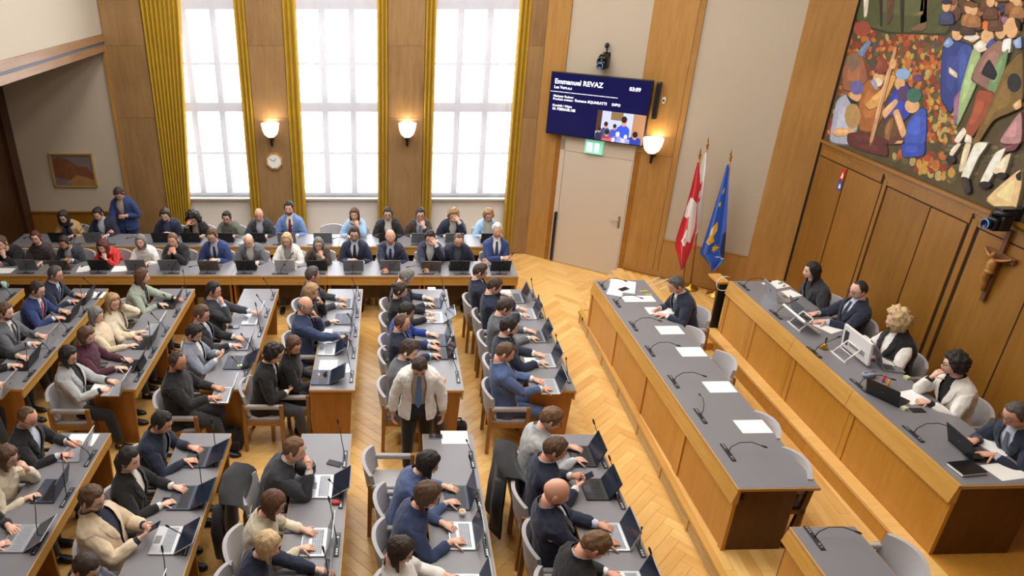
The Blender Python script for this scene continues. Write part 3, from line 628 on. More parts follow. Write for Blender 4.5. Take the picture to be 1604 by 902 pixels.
for i in range(12): MB().box(.108, .125, -.052, -.05, -.003, .003, 0, Matrix.Rotation(i*PI/6, 4, 'Y')).build('hour_mark', M_BLACK, ck)
# ================================================================== FURNITURE
DH, DW = .775, .53
def member_desk(name, label, xr, y0, y1, group):
    t = thing(name, label, 'desk', (xr-DW/2, y0, 0), 0, group); L = y1-y0; h = DW/2
    top = MB().bbox(-h, h, 0, L, DH-.035, DH-.003, .004).build('top', M_EDGE, t)
    MB().box(-h+.008, h-.008, .008, L-.008, DH-.004, DH).build('linoleum', M_LINO, top)
    MB().box(h-.03, h-.008, .0, L, DH-.125, DH-.036).build('fascia', W_DESK, t)
    for y in (.012, L-.040): MB().prism([(-h+.015, 0), (h-.075, 0), (h-.035, DH-.035), (-h+.005, DH-.035)], 0, .028, 0, Matrix.Translation((0, y+.028, 0)) @ RX).build('end_panel', W_PANEL, t)
    if L > 2: MB().box(-h+.02, h-.06, L/2-.014, L/2+.014, 0, DH-.036).build('centre_panel', W_PANEL, t)
    MB().box(-.02, .0, .04, L-.04, DH-.30, DH-.036).build('modesty_rail', W_PANEL, t)
    return t
DX = {'T0': -5.53, 'T1': -4.25, 'A': -2.94, 'B': -1.67, 'C': -.40, 'D': .865, 'E': 2.165}
UY0, UY1, LY0, LY1 = 6.775, 9.50, 3.20, 5.965
nm = {'T0': 'at far left edge, with a teal mug', 'T1': 'of the grey suited man and red tie man', 'A': 'of the row with the purple sweater woman', 'B': 'of the row with the man in black coat', 'C': 'of the row with the bald man in navy', 'D': 'of the row with the royal blue suit man', 'E': 'of the far block nearest the open parquet'}
for k, x in DX.items(): member_desk('member_desk', 'long grey-topped oak desk '+nm[k], x, UY0, UY1, 'member desks far block')
nm = {'A': 'of the cream sweater woman at left', 'B': 'with the beige blazer man, near block', 'C': 'with the red mouse, near block', 'D': 'with the espresso cup, near block', 'E': 'with two bald and dark suited men, near block'}
nm['E'] = 'of the near block closest to the vent grille'
for k, x in DX.items():
    if k in nm: member_desk('member_desk', 'long grey-topped oak desk '+nm[k], x+.01, LY0, LY1, 'member desks near block')
# two rows of benches below the windows
def bench(label, x0, x1, y0, y1, group):
    t = thing('bench_desk', label, 'desk', (x0, y0, 0), 0, group); w = x1-x0; d = y1-y0
    top = MB().bbox(.001, w-.001, 0, d, DH-.03, DH+.002, .004).build('top', M_EDGE, t)
    MB().box(.006, w-.006, .008, d-.008, DH+.001, DH+.005).build('linoleum', M_LINO, top)
    MB().box(.002, w-.002, .012, .034, DH-.16, DH-.031).build('fascia', W_DESKX, t)
    for x in (.02, w-.048): MB().box(x, x+.028, .03, d-.03, 0, DH-.03).build('end_panel', W_PANEL, t)
    MB().box(.05, w-.05, d*.5, d*.5+.02, .25, DH-.03).build('modesty_panel', W_DARK, t)
BY0, BY1, B2Y0, B2Y1 = 9.955, 10.56, 11.19, 11.78
fr_ = ['under the black capped person at far left', 'before the red shawl woman', 'before the blue suited man with dark tie', 'before the white jacketed blonde woman', 'before the elderly man in navy', 'at right end before the crossed arms man']
for i in range(6): bench('grey-topped oak bench desk '+fr_[i], -7.0+i*1.5037, -7.0+(i+1)*1.5037, BY0, BY1, 'front bench desks')
b2_ = ['before the camel coat woman', 'before the woman with huge black curls', 'before the light blue suit man', 'with empty chair behind it', 'before the brown jacketed man', 'at right end below right window']
for i in range(6): bench('rear bench desk '+b2_[i], -6.6+i*1.43, -6.6+(i+1)*1.43, B2Y0, B2Y1, 'rear bench desks')

# ---- chair
ch = Proto(); W2 = .235
for sx, sy in ((-1, 1), (1, 1)): ch.part('front_leg', MB().bbox(sx*W2-.02, sx*W2+.02, .19, .235, 0, .655, .004), W_CHAIR)
for sx in (-1, 1): ch.part('rear_leg', MB().prism([(-.25, 0), (-.21, 0), (-.19, .66), (-.235, .66)], sx*W2-.02, sx*W2+.02, 0, Matrix(((0, 0, 1, 0), (1, 0, 0, 0), (0, 1, 0, 0), (0, 0, 0, 1)))), W_CHAIR)
ch.part('seat_frame', MB().box(-W2, W2, .2, .225, .37, .43).box(-W2, W2, -.23, -.205, .37, .43).box(-W2-.01, -W2+.015, -.22, .2, .37, .43).box(W2-.015, W2+.01, -.22, .2, .37, .43), W_CHAIR)
ch.part('seat', MB().bbox(-W2+.01, W2-.01, -.23, .225, .41, .468, .018), M_UPH, True)
for sx in (-1, 1): ch.part('armrest', MB().bbox(sx*W2-.024, sx*W2+.024, -.215, .195, .60, .655, .014), M_UPH, True)
bk = MB()
def backf(u, v):
    a = (u-.5)*2; z = .50+.30*v; return (a*(W2+.006), -.262-.045*v+.085*a*a, z-.035*a*a*v)
bk.grid(backf, 12, 6); bk.grid(lambda u, v: (backf(1-u, v)[0]*.96, backf(1-u, v)[1]+.036, backf(1-u, v)[2]), 12, 6)
for v in (0, 1): bk.grid(lambda u, w, v=v: tuple(Vector(backf(u, v)).lerp(Vector((backf(u, v)[0]*.96, backf(u, v)[1]+.036, backf(u, v)[2])), w if v else 1-w)), 12, 1)
for u in (0, 1): bk.grid(lambda w, v, u=u: tuple(Vector(backf(u, v)).lerp(Vector((backf(u, v)[0]*.96, backf(u, v)[1]+.036, backf(u, v)[2])), 1-w if u else w)), 1, 6)
bi = ch.part('backrest', bk, M_UPH, True)
def chair(label, x, y, rz, z=0, group='upholstered chairs'): return ch.put('armchair', label, 'chair', (x, y, z), rz, group)

# ---- laptops
def laptop_proto(body, key, keyc=None, lid=18, logo=None, w=.32, d=.22, tablet=False):
    p = Proto(); bt = p.part('base', MB().bbox(-w/2, w/2, -d/2, d/2, 0, .015, .004), body)
    k = MB()
    for r in range(5):
        n = 12 if r < 4 else 6
        for c in range(n):
            cw = (w-.04)/n; x = -w/2+.02+c*cw; y = d/2-.03-(r+1)*.0195
            k.box(x+.001, x+cw-.0015, y, y+.017, .015, .0175)
    p.part('keyboard', k, key, False, bt); p.part('trackpad', MB().box(-.045, .045, -d/2+.012, -d/2+.068, .015, .0158), keyc or key, False, bt)
    a = R(lid); M = Matrix.Translation((0, d/2-.004, .012)) @ Matrix.Rotation(-a, 4, 'X'); lh = d*.98
    li = p.part('lid', MB().bbox(-w/2, w/2, -.003, .005, 0, lh, .002, 0, M), body)
    p.part('display', MB().box(-w/2+.008, w/2-.008, -.0042, -.003, .012, lh-.008, 0, M), M_SCREEN, False, li)
    if tablet: p.part('kickstand', MB().box(-w/2+.02, w/2-.02, .0, .004, 0, .14, 0, M @ Matrix.Translation((0, .005, .11)) @ Matrix.Rotation(R(180+40), 4, 'X')), body, False, li)
    else: p.part('logo', MB().lathe([(0, .0062), (.014, .0062), (.015, .005)], 14, (0, 0, 0), 0, M @ Matrix.Translation((0, 0, lh/2)) @ Matrix.Rotation(-PI/2, 4, 'X')), logo or M_DGREY, True, li)
    return p
M_LGREY = mat('laptop_grey', (128, 130, 136), .4, .4); M_LBLK = mat('laptop_black', (30, 30, 34), .45); M_LBLU = mat('laptop_slate', (64, 70, 88), .45, .2); M_LBRN = mat('laptop_bronze', (112, 104, 96), .4, .4)
LAP = {'s': (laptop_proto(M_SILV, M_SKEYS, M_LGREY), 'silver'), 'g': (laptop_proto(M_LGREY, M_KEYS, None, 20), 'grey'), 'b': (laptop_proto(M_LBLK, M_BLACK, M_KEYS, 22, M_KEYS), 'black'),
       'n': (laptop_proto(M_LBLU, M_BLACK, M_KEYS, 15, M_KEYS), 'slate blue'), 'z': (laptop_proto(M_LBRN, M_KEYS, None, 25), 'bronze-grey'), 't': (laptop_proto(M_LBLK, M_BLACK, M_KEYS, 28, None, .29, .21, True), 'black tablet'),
       'f': (laptop_proto(M_SILV, M_SKEYS, M_LGREY, 55), 'flat-opened silver'), 'd': (laptop_proto(M_LBLU, M_BLACK, M_KEYS, 60, M_KEYS), 'flat-opened slate')}
def laptop(code, who, x, y, z, rz):
    p, cn = LAP[code]; nmn = 'tablet_computer' if code == 't' else 'laptop'
    return p.put(nmn, '%s %s before the %s' % (cn, 'computer' if code == 't' else 'laptop', who), 'laptop', (x, y, z), rz, 'laptops')

# ---- conference microphones: panel strip, buttons, gooseneck
def mic_proto(pts):
    p = Proto(); b = p.part('panel', MB().bbox(-.13, .13, -.022, .022, 0, .010, .003), mat('mic_panel', (40, 41, 46), .4))
    for x in (-.105, -.075, .06, .085, .11): p.part('button', MB().lathe([(.009, .010), (.009, .013), (0, .0135)], 8, (x, 0, 0)), M_SILV if x != -.105 else M_LED, False, b)
    p.part('gooseneck', MB().tube(pts, .0042, 6), M_BLACK, True)
    a, c = Vector(pts[-2]), Vector(pts[-1]); d = (c-a).normalized()
    p.part('capsule', MB().tube([c-d*.005, c+d*.035, c+d*.05], [.008, .010, .006], 8), M_BLACK, True); return p
MIC = [mic_proto([(0, 0, .008), (.01, -.005, .08), (.05, -.03, .17), (.11, -.06, .27), (.15, -.08, .34)]),
       mic_proto([(0, 0, .008), (0, -.02, .07), (0, -.09, .12), (-.01, -.2, .13), (-.03, -.3, .10)]),
       mic_proto([(0, 0, .008), (-.02, -.01, .08), (-.07, -.03, .16), (-.14, -.05, .24), (-.19, -.07, .30)]),
       mic_proto([(0, 0, .008), (.01, -.02, .06), (.07, -.05, .10), (.17, -.08, .11), (.27, -.1, .08)])]
def mic(i, label, x, y, z, rz): return MIC[i].put('desk_microphone', label, 'microphone', (x, y, z), rz, 'gooseneck desk microphones')
M_CABLE = mat('black_cable', (30, 30, 32), .5)

# ---- government desk (middle right) on the raised floor
GA = R(1.57); gd = thing('government_desk', 'long grey-topped oak desk with vent grille in front', 'desk', (3.163, 4.935, DZ1), GA); GL, GW, GH = 4.51, .76, .75
top = MB().bbox(0, GW, 0, GL, GH-.035, GH-.003, .004).build('top', M_EDGE, gd); MB().box(.01, GW-.01, .01, GL-.01, GH-.004, GH).build('linoleum', M_LINO, top)
MB().prism([(.0, GH-.036), (.03, GH-.036), (.03, GH-.18), (-.03, GH-.18)], -GL, 0, 0, RX).build('fascia', W_DESK, gd)
sec = [0, 1.12, 2.26, 3.38, GL]
for i in range(4):
    MB().box(.0, .02, sec[i]+.07, sec[i+1]-.07, .0, GH-.18).build('front_panel', W_DAIS, gd)
for i in range(5): MB().box(-.012, .022, max(0, sec[i]-.065), min(GL, sec[i]+.065), 0, GH-.18).build('stile', W_DAIS, gd)
W_DKEND = wood('end_panel_walnut', (70, 38, 10), (100, 60, 22), 'z', .38)
for y in (.0, GL-.03): MB().box(.025, GW-.2, y+.01, y+.035, 0, GH-.036).build('end_panel', W_DKEND, gd)
for y in (.02, 1.5, 3.0, GL-.06):
    MB().prism([(GW-.17, 0), (GW-.11, 0), (GW-.04, GH-.04), (GW-.09, GH-.04)], -y-.035, -y, 0, RX).box(GW-.2, GW-.06, y, y+.035, .42, .47).build('leg', W_DKEND, gd)
MB().box(.05, .075, -.004, .01, GH-.13, GH-.07).build('power_socket', M_BLACK, gd)
def gpos(u, v, z=DZ1+GH): return atz(u, v, z)
gn = ['at far end of', 'beside the writing man on', 'third along', 'fourth along', 'fifth along', 'at near end of']
for i, (u, v) in enumerate(((943, 448), (966, 475), (992, 511), (1018, 550), (1055, 598), (1097, 652), (1140, 709))):
    p = gpos(u, v)
    gg = ['at far end of', 'beside papers of the writing man on', 'second from the writing man on', 'third from the writing man on', 'fourth from the writing man on', 'second nearest on', 'nearest the camera on'][i]
    mic(1 if i != 5 else 3, 'gooseneck microphone '+gg+' the grille-fronted desk', p.x, p.y, p.z+.001, PI/2+GA)
gp = ['farthest blank sheet, next to the writing man', 'second blank sheet from the writing man', 'third blank sheet from the writing man', 'blank sheet nearest the camera']
def sheet(label, u, v, z, w=.297, d=.21, rz=0, name='paper_sheet', m=None, th=.0015, cat='paper', group='loose papers'):
    p = atz(u, v, z); o = MB().box(-w/2, w/2, -d/2, d/2, 0, th).build(name, m or M_PAPER, None, False, (p.x, p.y, z+.0005), rz); return tag(o, label, cat, group)
ZG = DZ1+GH
for (u, v), l in zip(((1049, 517), (1083, 551), (1127, 606), (1179, 668)), gp): sheet(l+' on grille-fronted desk', u, v, ZG, .31, .22, GA)
sheet('white papers under the hands of the writing man', 1000, 468, ZG, .44, .19, GA); sheet('white pages stacked below the writing man', 1035, 487, ZG, .38, .2, GA, 'paper_stack', None, .008)
sheet('open white dossier at far end of grille-fronted desk', 975, 449, ZG, .36, .42, R(-20), 'document_folder', None, .012); sheet('single white page under dark phone at far desk end', 964, 456, ZG, .21, .30, R(-25))
sheet('black phone lying on white page at far desk end', 977, 453, ZG+.013, .08, .15, R(-60), 'mobile_phone', M_BLACK, .008, 'phone', 'mobile phones')
sheet('long yellow highlighter beside the dossier', 1008, 457, ZG, .11, .018, R(5), 'highlighter_pen', mat('yellow_plastic', (230, 220, 70), .5), .014, 'pen', 'pens')
sheet('short yellow highlighter by the writing hand', 1016, 462, ZG, .08, .016, R(-5), 'highlighter_pen', mat('yellow_plastic', (230, 220, 70), .5), .014, 'pen', 'pens')
# ---- second small desk near bottom right
nd = thing('side_desk', 'smaller grey-topped oak desk at lower right, with one microphone', 'desk', (3.415, 2.6, DZ1), R(.9)); NL, NW = 1.88, .56
top = MB().bbox(0, NW, 0, NL, GH-.035, GH-.003, .004).build('top', M_EDGE, nd); MB().box(.01, NW-.01, .01, NL-.01, GH-.004, GH).build('linoleum', M_LINO, top)
MB().prism([(.0, GH-.036), (.03, GH-.036), (.03, GH-.16), (-.035, GH-.16)], -NL, 0, 0, RX).build('fascia', W_DESK, nd)
for y in (0, .93): MB().box(-.005, .02, y+.05, y+.9, 0, GH-.16).build('front_panel', W_DAIS, nd)
for y in (.0, NL-.03): MB().box(.025, NW-.06, y, y+.03, 0, GH-.036).build('end_panel', W_DKEND, nd)
p = atz(1275, 843, ZG); mic(1, 'gooseneck microphone on the small side desk at lower right', p.x, p.y, ZG+.001, PI/2+R(1))

# ---- presidium on its platform
PA = R(1.78); PZ = DZ2; PLN, PWD, PH = 4.19, .76, .80
pf = struct(MB().box(-.125, 1.62, -.75, 4.36, DZ1-.2, DZ2).build('floor_platform', W_DAIS, None, False, (4.895, 4.70, 0), PA))
for i, (a, b) in enumerate(((-.75, .35), (.353, 1.7), (1.703, 3.0), (3.003, 4.36))):
    MB().box(-.14, -.125, a, b, DZ1, DZ2-.03).build('riser_board', W_DAIS, pf); MB().box(-.15, .0, a, b, DZ2-.03, DZ2+.003).build('tread_board', W_FLOOR, pf)
st = struct(MB().box(-.3, -.14, 4.0, 4.36, DZ1, DZ1+.11).build('floor_step', W_DAIS, pf)); del st['kind']
pr = thing('presidium_desk', 'long raised oak desk of the presidium with grey top', 'desk', (4.895, 4.70, PZ), PA)
top = MB().bbox(0, PWD, 0, PLN, PH-.04, PH-.003, .004).build('top', M_EDGE, pr); MB().box(.03, PWD-.01, .01, PLN-.01, PH-.004, PH).build('linoleum', M_LINO, top)
for a, b in ((0, 1.45), (1.455, 2.55), (2.555, PLN)):
    MB().prism([(.0, PH-.0), (.028, PH-.0), (.035, PH-.19), (-.035, PH-.19)], -b, -a, 0, RX).build('fascia', W_DESK, pr)
sec = [0, 1.4, 2.5, 3.45, PLN]
for i in range(4): MB().box(.01, .03, sec[i]+.08, sec[i+1]-.08, 0, PH-.19).build('front_panel', W_DAIS, pr)
for i in range(5):
    for a, b in ((-.08, -.003), (.003, .08)): MB().box(.0, .034, max(0, sec[i]+a), max(.001, min(PLN, sec[i]+b)), 0, PH-.19).build('stile', W_DAIS, pr) if 0 <= sec[i]+(a+b)/2 <= PLN else None
for y in (0, PLN-.03): MB().box(.03, PWD-.03, y+.005, y+.03, 0, PH-.04).build('end_panel', W_DKEND, pr)
ZP = PZ+PH
# cable tray frame and white hose at the far end
fb = thing('cable_frame', 'dark framed cable panel with oak cap at presidium far end', 'cabinet', (4.70, 8.98, DZ1), PA)
MB().box(-.02, .10, 0, .04, DZ2-DZ1, PH+DZ2-DZ1-.09).build('dark_panel', M_BLACK, fb); MB().box(-.05, .12, -.01, .3, PH+DZ2-DZ1-.09, PH+DZ2-DZ1-.06).build('oak_cap', W_DESK, fb)
MB().tube([Vector((.03+.14*math.cos(a)*.8, -.03, .93+.11*math.sin(a))) for a in [PI*.35+i*PI*1.6/14 for i in range(15)]], .008, 6).build('hose', mat('white_hose', (226, 222, 218), .5), fb, True)
for i, (u, v) in enumerate(((1165, 449), (1215, 493), (1275, 552), (1345, 604), (1430, 680))):
    p = atz(u, v, ZP); mic((1, 2, 2, 1, 1)[i], 'gooseneck microphone on presidium desk '+['at its far end', 'by the first white monitor', 'beside the brass bell', 'next to the colourful pens', 'by the black notebook'][i], p.x, p.y, ZP+.001, PI/2+PA)
# white monitors on stands seen from behind
def monitor(label, u, v, rz, tilt):
    p = atz(u, v, ZP); t = thing('flat_monitor', label, 'monitor', (p.x, p.y, ZP), rz)
    W_ = mat('white_casing', (226, 224, 222), .45)
    M = Matrix.Translation((0, -.10, .03)) @ Matrix.Rotation(R(tilt), 4, 'X')
    MB().bbox(-.24, .24, -.03, 0, 0, .28, .008, 0, M).build('casing', W_, t); MB().box(-.225, .225, -.032, -.03, .015, .265, 0, M).build('display', M_SCREEN, t)
    MB().box(-.16, .10, 0, .002, .07, .13, 0, M).build('vent_slots', mat('vent_grey', (160, 158, 156), .6), t); MB().box(.13, .2, 0, .003, .05, .22, 0, M).build('port_recess', M_DGREY, t)
    s = MB()
    for x in (-.11, .11): s.tube([(x, -.07, .16), (x, .07, .008)], .009, 8)
    s.tube([(-.14, .07, .008), (.14, .07, .008)], .011, 8); s.tube([(-.11, -.07, .16), (.11, -.07, .16)], .009, 8); s.tube([(-.11, .0, .08), (.11, .0, .08)], .006, 8)
    s.build('stand', W_, t, True)
monitor('white monitor lying low on stand before the balding man', 1252, 512, PI/2+PA, -56)
monitor('upright white monitor on stand before the blonde curly woman', 1322, 560, PI/2+PA, -6)
bl = atz(1290, 546, ZP); be = thing('brass_bell', 'brass hand bell with dark handle on presidium desk', 'bell', (bl.x, bl.y, ZP))
MB().lathe([(.0, .075), (.012, .074), (.028, .06), (.034, .03), (.046, .0), (.04, .0), (.03, .03), (0, .06)], 18).build('bell_body', M_BRASS, be, True); MB().lathe([(.0, .15), (.01, .145), (.012, .12), (.007, .1), (.009, .075)], 10).build('handle', M_DGREY, be, True)
# presidium papers and small things
sheet('white notebook pages with pens at presidium far end', 1215, 446, ZP, .30, .22, R(20)); sheet('white sheet beside woman in charcoal blazer', 1238, 460, ZP, .22, .2, R(20), )
sheet('green marker on notebook pages', 1222, 444, ZP+.002, .06, .014, R(20), 'marker_pen', mat('green_plastic', (60, 150, 90), .5), .012, 'pen', 'pens'); sheet('pink marker on notebook pages', 1228, 448, ZP+.002, .06, .014, R(40), 'marker_pen', mat('pink_plastic', (190, 50, 100), .5), .012, 'pen', 'pens')
sheet('white papers before the balding man', 1300, 512, ZP, .3, .25, R(25)); sheet('white paper under the hands of blonde curly woman', 1355, 535, ZP, .2, .3, R(0))
sheet('white paper under arms of woman in ivory jacket', 1428, 622, ZP, .26, .22, R(15)); sheet('dark smartphone lying before ivory jacketed woman', 1437, 643, ZP, .13, .07, R(0), 'mobile_phone', M_BLACK, .008, 'phone', 'mobile phones')
sheet('white paper at near end of presidium desk', 1575, 738, ZP, .3, .21, R(10)); sheet('white page under hand of man with wristwatch', 1558, 700, ZP, .21, .25, R(20))
nb = atz(1513, 736, ZP); t = thing('notebook', 'closed black notebook at near end of presidium desk', 'notebook', (nb.x, nb.y, ZP), R(8))
MB().bbox(-.12, .12, -.085, .085, .028, .034, .002).bbox(-.12, .12, -.085, .085, 0, .005, .002).build('cover', M_BLACK, t); MB().box(-.117, .115, -.08, .08, .005, .028).build('pages', M_PAPER, t)
ph = atz(1525, 722, ZP); tag(MB().bbox(-.075, .075, -.038, .038, 0, .009, .003).build('mobile_phone', M_BLACK, None, False, (ph.x, ph.y+.02, ZP+.0345), R(0)), 'black smartphone lying on the closed black notebook', 'phone', 'mobile phones')
for lab, u, v, c in (('pink glue stick on presidium desk', 1383, 598, (214, 60, 90)), ('orange highlighter on presidium desk', 1390, 605, (236, 160, 40))):
    p = atz(u, v, ZP); tag(MB().lathe([(0, 0), (.014, 0), (.014, .06), (.010, .065), (.010, .085), (0, .086)], 10).build('glue_stick', mat('c%d%d%d' % c, c, .4), None, True, (p.x, p.y, ZP)), lab, 'stationery', 'stationery')
for lab, u, v in (('grey and white pencil case on presidium desk', 1360, 590),):
    p = atz(u, v, ZP); t = thing('pencil_case', lab, 'pencil case', (p.x, p.y, ZP), R(10)); MB().ell((0, 0, .03), (.08, .05, .03), 12, 8).build('pouch', mat('case_grey', (150, 152, 176), .8, var=.4, vscale=30), t, True); MB().box(-.07, .07, -.003, .003, .058, .062).build('zip', M_BLACK, t)
for lab, u, v in (('small pale note cube beside dark smartphone', 1416, 641), ('pale yellow note block near grey laptop', 1420, 593)):
    p = atz(u, v, ZP); tag(MB().bbox(-.025, .025, -.025, .025, 0, .03, .003).build('note_block', mat('note_pale', (206, 214, 170), .8), None, False, (p.x, p.y, ZP), R(15)), lab, 'notes', 'stationery')

# ---- flags
M_POLE = wood('flag_pole_wood', (150, 100, 44), (180, 130, 70), 'z', .4)
FB = atz(1079, 447, DZ1); FB.z = DZ1
def flag(label, tip_px, base_d, offp, edge, mats, marks, curve):
    """edge: list of (left px, right px, y px) hanging outline read on a plane facing the room in front of the wall"""
    P0 = FB+CN*base_d+CD*offp[0]
    n = CN
    tip = atpl(*tip_px, P0+CN*offp[1], n)
    t = thing('flag', label, 'flag', P0)
    f = lambda p: p-P0
    tl = f(tip); MB().tube([(0, 0, 0), tl*.96], .014, 10).build('pole', M_POLE, t, True)
    d = tl.normalized(); fq = Matrix.Translation(tl*.955) @ Vector((0, 0, 1)).rotation_difference(d).to_matrix().to_4x4()
    MB().lathe([(.0, 0), (.02, .005), (.022, .02), (.01, .03), (.024, .05), (.024, .07), (.008, .085), (.014, .10), (.006, .15), (0, .19)], 12, (0, 0, 0), 0, fq).build('finial', M_BRASS, t, True)
    MB().lathe([(.13, 0), (.13, .02), (.03, .05), (.02, .09), (0, .09)], 18).build('foot', M_BRASS, t, True)
    def S(u, v, lift=0):
        k = v*(len(edge)-1); i = min(int(k), len(edge)-2); w = k-i
        l = edge[i][0]*(1-w)+edge[i+1][0]*w; r = edge[i][1]*(1-w)+edge[i+1][1]*w
        yl = edge[i][2]*(1-w)+edge[i+1][2]*w; yr = edge[i][3]*(1-w)+edge[i+1][3]*w
        q = atpl(l+(r-l)*u, yl+(yr-yl)*u, P0+CN*offp[1], n)
        dep = .055*v**.6*math.sin(u*9+1.5*v+curve)+.02*v*math.sin(u*21+curve*2)
        return f(q+CN*(dep+lift+.03))
    c = MB(); c.grid(lambda u, v: tuple(S(u, v)), 36, 40); c.grid(lambda u, v: tuple(S(1-u, v, -.004)), 36, 40)
    cl = c.build('cloth', mats[0], t, True)
    for nmk, mi, poly, nu in marks:
        # mark drawn as a patch that follows the cloth; poly in cloth (u, v), filled by rows
        b = MB(); vs0 = min(p[1] for p in poly); vs1 = max(p[1] for p in poly); NR = 22
        def span(v):
            xs = []
            for i in range(len(poly)):
                (x0, y0), (x1, y1) = poly[i], poly[(i+1) % len(poly)]
                if (y0 <= v < y1) or (y1 <= v < y0): xs.append(x0+(v-y0)/(y1-y0)*(x1-x0))
            xs.sort(); return xs
        for r in range(NR):
            va = vs0+(vs1-vs0)*r/NR; vb = vs0+(vs1-vs0)*(r+1)/NR; e = 1e-5
            a_, b_ = span(va+e), span(vb-e)
            if len(a_) != len(b_) or not a_: continue
            for kk in range(0, len(a_)-1, 2):
                for j in range(nu):
                    g = lambda s_, w_: s_[kk]+(s_[kk+1]-s_[kk])*w_
                    b.add([S(g(a_, j/nu), va, .004), S(g(a_, (j+1)/nu), va, .004), S(g(b_, (j+1)/nu), vb, .004), S(g(b_, j/nu), vb, .004)], [(3, 2, 1, 0)], 0)
        if b.f: b.build(nmk, mats[mi], cl, True)
    return t
M_RED = mat('flag_red', (206, 28, 46), .8, sheen=.3); M_WH = mat('flag_white', (236, 232, 228), .8, sheen=.3); M_BLU = mat('flag_blue', (30, 84, 186), .8, sheen=.3); M_YEL = mat('flag_yellow', (232, 186, 50), .8); M_NVY = mat('flag_navy', (24, 34, 66), .8); M_GRN = mat('flag_green', (40, 130, 70), .8)
# (left, right, y left, y right)
flag('white and red flag hanging behind the red cross flag', (1109, 221), .12, (.05, .12), [(1105, 1108, 239, 238), (1097, 1107, 270, 268), (1092, 1103, 310, 306), (1088, 1100, 340, 336), (1080, 1099, 372, 352), (1086, 1098, 378, 356)], [M_WH, M_RED], [('red_star', 1, [(.25, .3), (.5, .27), (.45, .34), (.2, .36)], 2), ('red_star', 1, [(.2, .42), (.45, .4), (.4, .46)], 2)], .5)
flag('red flag with white cross beside taupe wall panel', (1097, 238), .30, (-.04, .22), [(1093, 1096, 254, 253), (1082, 1097, 300, 290), (1072, 1092, 335, 325), (1060, 1091, 372, 358), (1058, 1086, 385, 384), (1062, 1080, 400, 400), (1066, 1071, 421, 421)], [M_RED, M_WH],
     [('white_cross', 1, [(.06, .28), (.2, .22), (.55, .23), (.55, .37), (.3, .38), (.08, .35)], 5), ('white_cross', 1, [(.5, .23), (.95, .3), (.92, .45), (.8, .64), (.62, .6), (.53, .4)], 4), ('white_cross', 1, [(.25, .60), (.5, .46), (.66, .5), (.6, .67)], 4)], 2.0)
flag('blue flag with golden lion and star emblems', (1145, 241), .16, (.45, .16), [(1139, 1143, 258, 256), (1127, 1142, 300, 290), (1113, 1140, 345, 335), (1102, 1138, 380, 375), (1096, 1136, 396, 396), (1108, 1136, 410, 408), (1116, 1119, 423, 423)], [M_BLU, M_YEL, M_WH, M_NVY, M_GRN],
     [('golden_star', 1, [(.58+.17*(1 if i % 2 == 0 else .48)*math.cos(i*PI/7), .60+.068*(1 if i % 2 == 0 else .48)*math.sin(i*PI/7)) for i in range(14)], 5), ('golden_lion', 1, [(.30, .38), (.5, .36), (.55, .42), (.42, .46), (.5, .5), (.3, .53), (.1, .5), (.2, .46)], 4), ('white_mane', 2, [(.22, .40), (.34, .39), (.36, .44), (.22, .45)], 2),
      ('gold_fleck', 1, [(.45, .17), (.62, .16), (.6, .19), (.45, .2)], 2), ('gold_fleck', 1, [(.35, .24), (.5, .24), (.48, .27), (.36, .26)], 2), ('navy_field', 3, [(.82, .46), (1, .44), (1, .74), (.84, .72), (.78, .6)], 3), ('white_ribbon', 2, [(.55, .735), (.8, .76), (.98, .745), (.98, .77), (.8, .785), (.55, .755)], 4), ('green_field', 4, [(.86, .80), (1, .78), (1, .9), (.84, .92)], 3)], 4.0)
